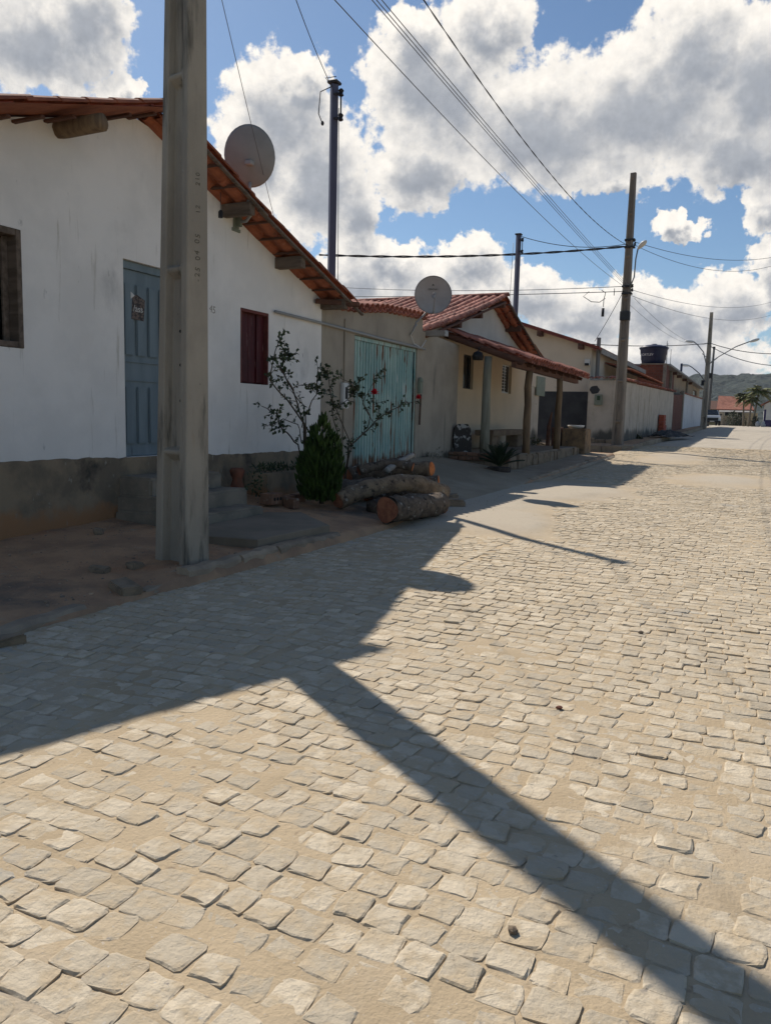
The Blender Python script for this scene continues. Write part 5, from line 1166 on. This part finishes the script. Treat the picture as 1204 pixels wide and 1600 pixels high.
# ------------------------------------------------------------------ corner block beyond the cross street
pave2 = np_grid('pavement', np.linspace(-9, -4.06, 22), np.concatenate([np.arange(29.9, 50, .3), np.arange(50, 92, 1.5)]),
                lambda X, Y: rz(Y)+.13+.03*(fb(X*1.5, Y*1.5, 5, 3)-.5)-.14*(1-sst(Y, 29.85, 30.05))-.12*np.exp(-(((X+4.1)/.45)**2+((Y-29.9)/.5)**2)), dirt); tag(pave2, kind='structure')
y = 30.6
while y < 75:
    L = rnd.uniform(.8, 1.05); z = float(rz(y)); mb = MB(); mb.box(-4.16, -4.03, y, y+L-.02, z-.1, z+.155+rnd.uniform(-.02, .01), j=.012); mb.build('kerb_stone', kerb_m, pave2, bevel=.015); y += L
x = -8.2
while x < -4.5:
    L = rnd.uniform(.7, .95); mb = MB(); mb.box(x, x+L-.02, 29.84, 29.98, .2, .50+rnd.uniform(-.02, .02), j=.012); mb.build('kerb_stone', kerb_m, pave2, bevel=.015); x += L
mb = MB(); mb.box(-.4, .4, -.07, .07, -.1, .14, Matrix.Translation((-4.32, 30.2, .38)) @ Matrix.Rotation(R(45), 4, 'Z'), j=.012); mb.build('kerb_stone', kerb_m, pave2, bevel=.015)

bw = empty('boundary_wall', (-4.95, 32, .5), 'stained whitewashed boundary wall with tile coping at the street corner', 'wall')
def bz(y): return float(rz(y))+.1
bt_ = interp([32, 55.3], [2.98, 3.34])
strip_wall(frange(32.0, 55.3, 1.2), bz, bt_, [], .18, facing_street(-4.95)).build('wall', wall_old_white, bw)
strip_wall(frange(-6.07, -5.135, .3), lambda u: .3, lambda u: 2.97, [], .18, facing_back(32.004)).build('wall', wall_old_white, bw)
def coping(m, pts_dir, name='coping_tiles'):
    L = []
    for (p, a) in pts_dir:
        L.append((Matrix.Translation(p) @ Matrix.Rotation(a+R(rnd.gauss(0, 4)), 4, 'Z') @ Matrix.Rotation(R(-10), 4, 'X'), 0))
    joined(L, BNP, name, m, bw)
coping(tile_old, [(Vector((-4.80, y, bt_(y)+.07+rnd.uniform(-.01, .02))), R(-90)) for y in frange(32.1, 55.2, .21)]+[(Vector((x, 31.88, 3.04+rnd.uniform(-.01, .02))), R(180)) for x in frange(-6.0, -4.9, .2)])
k = 0
y = 32.0
for (a, b) in ((-6.05, -5.7), (-5.68, -5.3), (-5.28, -4.97)):
    mb = MB(); mb.box(a, b, 31.90, 32.0, .42, .72+rnd.uniform(-.06, .05), j=.03); mb.build('base_stone', stone_rub, bw, bevel=.03)
mb = MB(); vs = []
for i in range(18):
    t = 2*math.pi*i/18; k = 1+.28*mnoise.noise(Vector((math.cos(t)*1.7, math.sin(t)*1.7, 4)))+rnd.uniform(-.08, .08); vs.append((-5.84+.19*k*math.cos(t), 31.999, 2.60+.17*k*math.sin(t)))
mb.add(vs+[(-5.84, 31.985, 2.60)], [(i, (i+1) % 18, 18) for i in range(18)]); mb.build('patched_hole', cement_black, bw)
mt = empty('meter_box', (-5.6, 31.95, 2.2), 'grey green electric meter box on the whitewashed corner wall', 'meter box')
mb = MB(); mb.box(-5.80, -5.50, 31.90, 31.997, 2.0, 2.42); mb.build('case', green_metal, mt, bevel=.015, seg=2)
mb = MB(); mb.box(-5.70, -5.58, 31.88, 31.90, 2.20, 2.36); mb.build('dial_window', mat('green_glass', (.03, .06, .035), None, rough=.2), mt, bevel=.004)
for zz in (2.05, 1.62, 1.2, .8):
    mb = MB(); mb.box(-5.03, -4.95, 31.96, 31.999, zz, zz+.18, j=.02); mb.build('bare_patch', plaster_grey, bw)

ch = empty('house', (-6.2, 40, .5), 'larger cream house with dark red sloping roof and black cement base behind the porch house', 'house')
rk = interp([-11, -6.22], [5.87, 4.32])
strip_wall(frange(-11, -6.22, 1), lambda u: 2.56, rk, [], .18, facing_back(33)).build('wall', plaster_cream2, ch)
strip_wall(frange(-11, -6.22, 1), lambda u: .2, lambda u: 2.557, [], .18, facing_back(32.985)).build('dado', cement_black, ch)
strip_wall(frange(33.185, 47, 2), lambda u: .3, lambda u: 4.28, [], .18, facing_street(-6.22)).build('wall', plaster_cream2, ch)
strip_wall(frange(-11, -6.4, 1), lambda u: .3, rk, [], .18, facing_back(46.8)).build('wall', plaster_cream2, ch)
mb = MB()
for z0, z1 in ((.03, .14),):
    A = [(-5.85, 32.55), (-5.85, 47.5), (-11.4, 47.5), (-11.4, 32.55)]
    f = lambda x: 4.32-.324*(x+6.22)
    mb.add([(x, y, f(x)+z0) for x, y in A]+[(x, y, f(x)+z1) for x, y in A], [(0, 1, 2, 3), (7, 6, 5, 4), (0, 4, 5, 1), (1, 5, 6, 2), (2, 6, 7, 3), (3, 7, 4, 0)])
mb.build('roof', mat('dark_red_roof', (.20, .05, .035), (.13, .035, .03), 4, bump=.4, bs=20), ch)
mb = MB(); mb.box(-5.90, -5.83, 33.2, 47.5, 4.10, 4.30); mb.build('fascia', fibro, ch)
for x in (-8.3, -6.6):
    mb = MB(); mb.box(x-.09, x+.09, 32.56, 32.99, f(x)-.19, f(x)+.028); mb.build('purlin', wood_dark, ch)
mb = MB(); mb.box(-6.45, -6.25, 32.86, 32.98, 3.62, 3.86); mb.build('lamp_box', white_plastic, ch, bevel=.01)
mb = MB(); mb.box(-6.43, -6.27, 32.80, 32.86, 3.60, 3.70); mb.build('lamp_lens', black_m, ch)
mb = MB(); mb.tube([(-6.0, 33.3, 3.1), (-6.0, 33.3, 4.75)], .085, 6); o = mb.build('roof_post', mat('grey_roof_post', (.18, .18, .18), None), fix=True); tag(o, 'short grey pipe post against the cream house above the corner wall', 'post')
lt = empty('lean_to', (-5.6, 44, 3.6), 'dark red tiled lean-to roof behind the corner wall below the water tank', 'roof')
L = []
for i in range(int(13/.24)):
    for j in range(3):
        L.append((Matrix.Translation((-6.1+.36*(j+1), 36.2+.24*i, 3.95-.11*(j+1))) @ Matrix.Rotation(R(-90), 4, 'Z') @ Matrix.Rotation(R(-14), 4, 'X'), 0))
joined(L, BNP, 'roof_tiles', tile_m, lt)
mb = MB(); mb.add([(-6.2, 36, 3.9), (-6.2, 49.6, 3.9), (-5.05, 49.6, 3.54), (-5.05, 36, 3.54)], [(0, 1, 2, 3)]); mb.build('deck', wood_dark, lt)

tw = empty('brick_tower', (-5.7, 50.7, .7), 'bare hollow brick tower carrying the blue water tank', 'tower')
mb = MB(); mb.box(-6.45, -5.02, 50, 51.5, .6, 4.80); mb.build('brickwork', brick_hollow, tw)
mb = MB(); mb.box(-5.17, -4.99, 49.97, 50.12, .6, 4.803); mb.build('corner_column', concrete, tw)
mb = MB(); mb.box(-6.5, -4.97, 49.94, 51.55, 4.803, 4.86); mb.build('slab', concrete, tw)
tk = empty('water_tank', (-5.85, 50.8, 4.86), 'dark blue plastic water tank with a ribbed lid on the brick tower', 'water tank')
mb = MB(); mb.lathe((-5.85, 50.75, 4.862), [(.66, 0), (.70, .25), (.72, .27), (.74, .55), (.77, .57), (.79, .85), (.82, .87), (.82, .95)], 28); smooth_obj(mb.build('body', tank_m, tk))
mb = MB(); mb.lathe((-5.85, 50.75, 5.80), [(.86, 0), (.86, .05), (.70, .12), (.45, .20), (.18, .23), (.16, .27), (.0, .28)], 28, cap1=False); smooth_obj(mb.build('lid', tank_m, tk))
text_on(tk, 'FORTLEV', .20, Vector((-6.15, 50.02, 5.38)), Matrix(((.93, 0, -.37, 0), (-.37, 0, -.93, 0), (0, 1, 0, 0), (0, 0, 0, 1))), white_plastic, 'printed_mark')

bb = empty('brick_building', (-5.6, 70, .9), 'unfinished brick and tan rendered building with a thin roof beyond the tank', 'house')
strip_wall(frange(53, 62, 2), lambda u: .7, lambda u: 4.95, [], .2, facing_street(-5.6)).build('brick_wall', brick_hollow, bb)
strip_wall(frange(62.01, 91, 3), lambda u: .8, lambda u: 4.95, [(82, 87, 3.6, 4.6)], .2, facing_street(-5.6)).build('wall', mat('tan_render', (.36, .27, .18), (.29, .22, .15), 1, layers=[((.20, .15, .11), .8, .58, .74)]), bb)
strip_wall(frange(-12, -5.8, 2), lambda u: .7, lambda u: 4.95, [], .2, facing_back(53)).build('brick_wall', brick_hollow, bb)
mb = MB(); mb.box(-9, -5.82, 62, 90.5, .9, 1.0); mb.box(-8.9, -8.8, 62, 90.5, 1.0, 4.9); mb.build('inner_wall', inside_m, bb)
mb = MB(); mb.box(-12, -5.1, 53.5, 93, 4.953, 5.08); mb.build('roof', fibro, bb)
for y in (60, 64, 69, 75): 
    mb = MB(); mb.box(-5.6, -5.25, y, y+.18, 4.75, 4.95); mb.build('rafter_end', wood_dark, bb)
for y in (55.5, 58.6, 73):
    mb = MB(); mb.box(-5.595, -5.45, y, y+.35, .8, 4.94); mb.build('column', concrete, bb)
for k, (y, x, h) in enumerate(((58, -5.8, 1.7), (58.5, -5.9, 1.9), (60.5, -5.8, 1.5))):
    mb = MB(); mb.tube([(x, y, 5.08), (x, y, 5.08+h)], .018, 5); tag(mb.build('rebar', cable_grey), ('left', 'middle', 'right')[k]+' bare reinforcing rod rising from the brick building roof', 'rod', 'reinforcing rods on the brick building')
mb = MB(); mb.tube([(-5.9, 71, 5.08), (-5.9, 71, 6.3)], .10, 6); tag(mb.build('roof_post', tank_m), 'short dark blue pipe post above the unfinished building roof', 'post')
bp = empty('brick_wall', (-5, 59, .9), 'bare red hollow brick wall section between the white walls', 'wall')
strip_wall(frange(55.35, 62.4, 2), lambda u: .7, interp([55, 62.4], [3.2, 3.42]), [], .2, facing_street(-4.95)).build('brickwork', brick_hollow, bp)
mb = MB(); mb.box(-5.12, -4.9, 62.42, 63.2, .8, 3.72); mb.build('end_column', concrete, bp)
w2 = empty('boundary_wall', (-5, 75, 1), 'clean white garden wall with a thin red coping near the far lamp pole', 'wall')
strip_wall(frange(63.22, 88, 4), lambda u: .8, interp([63.2, 88], [3.55, 3.80]), [], .18, facing_street(-4.97)).build('wall', mat('clean_white_wall', (.62, .63, .65), (.56, .57, .58), 1, layers=[((.35, .34, .32), .9, .62, .8)]), w2)
mb = MB(); mb.add([(-5.25, 63.2, 3.56), (-5.25, 88.1, 3.81), (-4.85, 88.1, 3.81), (-4.85, 63.2, 3.56), (-5.25, 63.2, 3.66), (-5.25, 88.1, 3.91), (-4.85, 88.1, 3.88), (-4.85, 63.2, 3.63)], [(0, 1, 2, 3), (4, 5, 6, 7), (3, 7, 6, 2), (0, 4, 7, 3), (1, 2, 6, 5)]); mb.build('coping', far_roof, w2)
# black tarp over rubble, stack of bricks
def tarp_z(u, v):
    return .03+.46*max(0, (1-((u-.42)/.5)**2))*max(0, 1-((v-.5)/.5)**2)*(.7+.6*mnoise.noise(Vector((u*5, v*3, 2))))+.05*mnoise.noise(Vector((u*11, v*9, 0)))*(0 < u < 1)
mb = MB(); mb.grid(26, 14, lambda u, v: (-4.75+.95*v+.95*u+.15*mnoise.noise(Vector((u*4, v*4, 9))), 40.2+5.0*u+.5*mnoise.noise(Vector((u*3, v*5, 4))), float(rz(42))+.14+max(0.0, tarp_z(u, v)) if u < .72 else float(rz(44))+.03+max(0.02, tarp_z(u, v)+.1)))
tag(mb.build('tarpaulin', tarp_m, fix=False), 'crumpled black tarpaulin heaped on the pavement by the boundary wall', 'tarpaulin')
bs_ = empty('brick_stack', (-4.7, 47.5, .65), 'stack of red hollow bricks against the boundary wall beyond the tarpaulin', 'brick stack')
for r in range(6):
    for c_ in range(3 if r < 3 else 2):
        mb = MB(); mb.box(-4.9, -4.62, 46.8+c_*.56, 46.8+c_*.56+.54, .70+r*.185, .70+r*.185+.175, j=.008); mb.build('brick', brick_red, bs_, bevel=.008)

# ------------------------------------------------------------------ far end of the street
car = empty('parked_car', (-4.45, 95, 1.05), 'silver pickup with a dark grille parked facing us behind the far lamp pole', 'car')
CM = Matrix.Translation((-4.55, 95, float(rz(95))+.12)) @ Matrix.Rotation(R(8), 4, 'Z')
def loft(secs, name, m, par, bevel=.03):
    """secs: (y, half width bottom, half width top, z0, z1)"""
    vs = []; 
    for (y, wb, wt, z0, z1) in secs: vs += [CM @ Vector(p) for p in ((-wb, y, z0), (wb, y, z0), (wt, y, z1), (-wt, y, z1))]
    n = len(secs); fs = [(i*4+q, i*4+(q+1) % 4, (i+1)*4+(q+1) % 4, (i+1)*4+q) for i in range(n-1) for q in range(4)]+[(0, 1, 2, 3), tuple((n-1)*4+q for q in (3, 2, 1, 0))]
    mb = MB(); mb.add(vs, fs); return mb.build(name, m, par, bevel=bevel, seg=2)
body = loft([(-2.45, .82, .80, .45, .88), (-2.3, .90, .86, .38, 1.02), (-1.2, .92, .86, .36, 1.12), (1.9, .92, .90, .38, 1.12), (2.4, .90, .88, .42, 1.08)], 'body', car_silver, car)
loft([(-1.35, .84, .80, 1.10, 1.13), (-.55, .82, .66, 1.10, 1.72), (.9, .82, .66, 1.10, 1.74), (1.35, .84, .80, 1.10, 1.14)], 'cabin', car_silver, car)
loft([(-1.34, .74, .72, 1.14, 1.16), (-.60, .73, .60, 1.20, 1.66)], 'windscreen', glass_dark, car, 0).location = (0, 0, 0)
mb = MB(); mb.add([CM @ Vector(p) for p in ((-.74, -1.30, 1.17), (.74, -1.30, 1.17), (.60, -.60, 1.69), (-.60, -.60, 1.69))], [(0, 1, 2, 3)]); 
mb.v = [(x, y-.03, z+.03) for x, y, z in mb.v]; mb.build('windscreen', glass_dark, car)
mb = MB(); mb.box(-.62, .62, -2.50, -2.43, .55, .84, CM); mb.build('grille', car_dark, car, bevel=.02)
mb = MB(); mb.box(-.86, .86, -2.56, -2.40, .34, .54, CM); mb.build('bumper', car_dark, car, bevel=.03)
mb = MB(); mb.box(-.22, .22, -2.575, -2.562, .40, .50, CM); mb.build('number_plate', white_plastic, car)
for s_ in (-1, 1):
    mb = MB(); mb.box(s_*.74-.14, s_*.74+.14, -2.47, -2.36, .74, .92, CM); mb.build('headlight', lens_m, car, bevel=.03)
    mb = MB(); mb.box(s_*1.0-.10, s_*1.0+.10, -1.05, -.95, 1.12, 1.28, CM); mb.build('mirror', car_dark, car, bevel=.03)
    for yy in (-1.55, 1.5):
        mb = MB(); mb.tube([CM @ Vector((s_*.72, yy, .36)), CM @ Vector((s_*.94, yy, .36))], .36, 18); wh = mb.build('wheel', black_m, car, bevel=.03)
        mb = MB(); mb.tube([CM @ Vector((s_*.93, yy, .36)), CM @ Vector((s_*.955, yy, .36))], .20, 12); mb.build('rim', car_silver, wh)

fh = empty('house', (-2.8, 122, 1.2), 'white house with a red tiled roof facing down the end of the street', 'house')
strip_wall(frange(-4.7, -.6, 1), lambda u: 1.0, lambda u: 3.5, [(-3.9, -3.3, 2.2, 3.0), (-2.2, -1.5, 2.2, 3.0)], .2, facing_back(121)).build('wall', far_white, fh)
mb = MB(); mb.box(-4.7, -4.5, 121.2, 127, 1, 3.5); mb.box(-.8, -.6, 121.2, 127, 1, 3.5); mb.add([(-4.7, 121.2, 3.5), (-4.7, 127, 3.5), (-4.7, 124, 4.9)], [(0, 1, 2)]); mb.build('wall', far_white, fh)
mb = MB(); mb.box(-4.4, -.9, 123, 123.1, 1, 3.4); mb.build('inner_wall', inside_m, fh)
mb = MB(); mb.add([(-5.0, 120.5, 3.28), (-.2, 120.5, 3.28), (-1.0, 124, 5.05), (-5.0, 124, 5.25), (-5.0, 127.5, 3.28), (-.2, 127.5, 3.28)], [(0, 1, 2, 3), (3, 2, 5, 4)]); mb.v += [(x, y, z+.12) for x, y, z in mb.v]; mb.f += [(6, 7, 8, 9), (9, 8, 11, 10), (0, 1, 7, 6), (0, 3, 9, 6), (3, 4, 10, 9), (1, 2, 8, 7)]; mb.build('roof', far_roof, fh)
mb = MB(); mb.add([(-4.6, 118.6, 2.95), (-.4, 118.6, 2.95), (-.4, 121, 3.22), (-4.6, 121, 3.22)], [(0, 1, 2, 3)]); mb.v += [(x, y, z+.08) for x, y, z in mb.v]; mb.f += [(4, 5, 6, 7), (0, 1, 5, 4)]; mb.build('porch_roof', fibro, fh)
oc = empty('house', (-8, 135, 1.2), 'low ochre house with a brown roof glimpsed behind the silver pickup', 'house')
mb = MB(); mb.box(-11, -5.6, 135, 141, 1, 3.6); mb.build('wall', mat('ochre_wall', (.40, .30, .13), (.33, .25, .12), 1), oc)
mb = MB(); mb.add([(-11.4, 134.5, 3.6), (-5.2, 134.5, 3.6), (-5.2, 138, 5.0), (-11.4, 138, 5.0), (-5.2, 141.5, 3.6), (-11.4, 141.5, 3.6)], [(0, 1, 2, 3), (3, 2, 4, 5), (1, 4, 2), (0, 3, 5)]); mb.build('roof', wood_dark, oc)
fw = empty('boundary_wall', (-2.2, 118, 1.2), 'low grey cement fence wall with a stone pillar at the end of the street', 'wall')
mb = MB(); mb.box(-3.9, -1.4, 118.0, 118.15, 1.0, 2.5); mb.build('wall', far_stone, fw)
mb = MB(); mb.box(-1.38, .25, 117.9, 118.05, 1.0, 2.9); mb.build('wall', mat('tan_fence', (.38, .31, .19), (.31, .25, .16), 1), fw)
mb = MB(); mb.box(-4.5, -3.92, 117.8, 118.3, 1.0, 2.95); mb.build('pillar', far_stone, fw, bevel=.03)
for k, x in enumerate((-1.75, -1.1, -.6, -.1)):
    mb = MB(); mb.tube([(x, 116.6, 1.1), (x+.05, 116.6, 2.2)], .05, 6); tag(mb.build('fence_post', wood_old), ('first', 'second', 'third', 'fourth')[k]+' grey wooden stake from the left by the far shrubs', 'stake', 'stakes in front of the far fence')
rh = empty('house', (4, 113, 1.2), 'white house with dark blue base at the right edge of the street end', 'house')
strip_wall(frange(1.0, 9, 1), lambda u: 2.0, interp([1.0, 5, 9], [4.0, 6.1, 4.0]), [(2.6, 3.4, 2.2, 3.6)], .2, facing_back(113)).build('wall', far_white, rh)
mb = MB(); mb.box(1.0, 9, 112.99, 113.2, 1.0, 1.998); mb.build('base', blue_paint, rh)
mb = MB(); mb.box(1.0, 1.2, 113.2, 122, 1, 4.0); mb.box(2.3, 3.7, 114.5, 114.6, 1, 4); mb.build('wall', far_white, rh)
mb = MB(); mb.add([(.5, 112.5, 3.82), (5, 112.5, 6.2), (9.5, 112.5, 3.82), (.5, 123, 3.82), (5, 123, 6.2), (9.5, 123, 3.82)], [(0, 1, 4, 3), (1, 2, 5, 4)]); mb.v += [(x, y, z+.12) for x, y, z in mb.v]; mb.f += [(6, 7, 10, 9), (7, 8, 11, 10), (0, 1, 7, 6), (1, 2, 8, 7), (0, 3, 9, 6)]; mb.build('roof', far_roof, rh)
mb = MB(); mb.box(.95, 1.2, 111.2, 111.45, 1.0, 3.3); tag(mb.build('gate_post', blue_paint, bevel=.02), 'deep blue square post in front of the white house at the right edge', 'post')
for k, (x, y, lb) in enumerate(((.35, 109.5, 'left pale grey sack at the foot of the blue post'), (.95, 109.2, 'right pale grey sack at the foot of the blue post'))):
    bm_ = bmesh.new(); bmesh.ops.create_icosphere(bm_, subdivisions=3, radius=.36)
    for v in bm_.verts:
        n_ = mnoise.noise(v.co*3+Vector((k*7, 0, 0))); v.co = Vector((v.co.x*(.8+.3*n_), v.co.y*.8, max(-.3, v.co.z*1.15+.08*n_)))
    d_ = bpy.data.meshes.new('sack'); bm_.to_mesh(d_); bm_.free(); d_.materials.append(sack_m); o = bpy.data.objects.new('sack', d_); o.location = (x, y, float(rz(y))+.28); COL.objects.link(o); smooth_obj(o); tag(o, lb, 'sack')

def palm(base, h, lean, label, n=15, L=2.0):
    e = empty('palm_tree', base, label, 'palm'); B = Vector(base); T = B+Vector((lean, 0, h))
    mb = MB(); mb.tube([B, B.lerp(T, .35)+Vector((lean*.12, 0, 0)), B.lerp(T, .7)+Vector((lean*.1, 0, 0)), T], [.16, .12, .10, .09], 8); smooth_obj(mb.build('trunk', mat('palm_trunk', (.19, .16, .12), (.14, .12, .09), 6), e))
    mb = MB()
    for k in range(n*2):
        a = 2*math.pi*k/n+rnd.uniform(-.2, .2); el = rnd.uniform(-.1, 1.45); LL = L*rnd.uniform(.8, 1.1); pts = []
        for i in range(8):
            t = i/7; pts.append(T+Vector((math.cos(a)*LL*t*math.cos(el*.8), math.sin(a)*LL*t*math.cos(el*.8), LL*t*math.sin(el)-.75*t*t*LL*.75)))
        mb.tube(pts, .018, 4)
        for i in range(1, 16):
            t = i/16; j = min(int(t*7), 6); p = pts[j].lerp(pts[j+1], t*7-j); d = (pts[j+1]-pts[j]).normalized(); s_ = d.cross(Vector((0, 0, 1))).normalized()
            for sg_ in (-1, 1): leaf_quads(mb, p, s_*sg_+d*.6+Vector((0, 0, -.35)), .55*(1-.6*abs(t-.4)), .15, Vector((0, 0, 1)))
    o = mb.build('crown', leaf_palm, e, fix=False); o['kind'] = 'stuff'
palm((-.35, 111, 1.1), 4.3, .5, 'tallest palm with a full crown left of the white house at the right edge', 20, 2.0)
palm((-1.3, 112, 1.1), 3.6, -.2, 'smaller palm with a drooping crown left of the tallest palm', 15, 1.6)
palm((-.75, 110, 1.1), 3.2, .2, 'lower palm crown tucked between the other two palms', 12, 1.3)
def bush(base, r, h, label, n=500, m=leaf_bush, Ls=(.14, .3)):
    e = empty('bush', base, label, 'bush'); B = Vector(base); st = MB()
    for k in range(7): 
        a = k*.9; st.tube([B, B+Vector((math.cos(a)*r*.4, math.sin(a)*r*.4, h*.6))], [.03, .01], 5)
    st.build('stems', stem_m, e, fix=False); mb = MB()
    for k in range(n):
        a = rnd.uniform(0, 6.283); t = rnd.random(); rr = r*math.sqrt(rnd.random())*(.6+.6*mnoise.noise(Vector((math.cos(a)*2, math.sin(a)*2, t*3)))+.3)*math.sin(math.pi*(.2+.75*t))
        leaf_quads(mb, B+Vector((math.cos(a)*rr, math.sin(a)*rr, h*t)), rvec(.4), rnd.uniform(*Ls), .12, rvec(1))
    o = mb.build('foliage', m, e, fix=False); o['kind'] = 'stuff'
bush((-2.7, 115.5, 1.1), 1.1, 1.9, 'dark loose shrub in front of the far cement fence wall', 600)
bush((-1.7, 116, 1.1), .9, 1.6, 'smaller dark shrub between the far stakes', 400)
bush((.0, 110.5, 1.1), .6, 1.2, 'green grassy clump at the foot of the palms', 350)
bush((-5.05, 38.5, .5), .35, .3, 'low dry weeds at the foot of the long boundary wall', 160, leaf_bush, (.06, .14))

# ------------------------------------------------------------------ thin dry haze over the valley
mb = MB(); mb.box(-2600, 2600, -500, 2600, -3, 95); hz = mb.build('haze', None)
hm = bpy.data.materials.new('haze_air'); hm.use_nodes = True; hn = NT(hm.node_tree); hn.n.clear()
pv = hn.new('ShaderNodeVolumePrincipled'); pv.inputs['Color'].default_value = (.80, .88, 1, 1); pv.inputs['Density'].default_value = .00013; pv.inputs['Anisotropy'].default_value = .2
ho = hn.new('ShaderNodeOutputMaterial'); hn.l.new(pv.outputs[0], ho.inputs['Volume'])
hz.data.materials.clear(); hz.data.materials.append(hm); hz['kind'] = 'stuff'
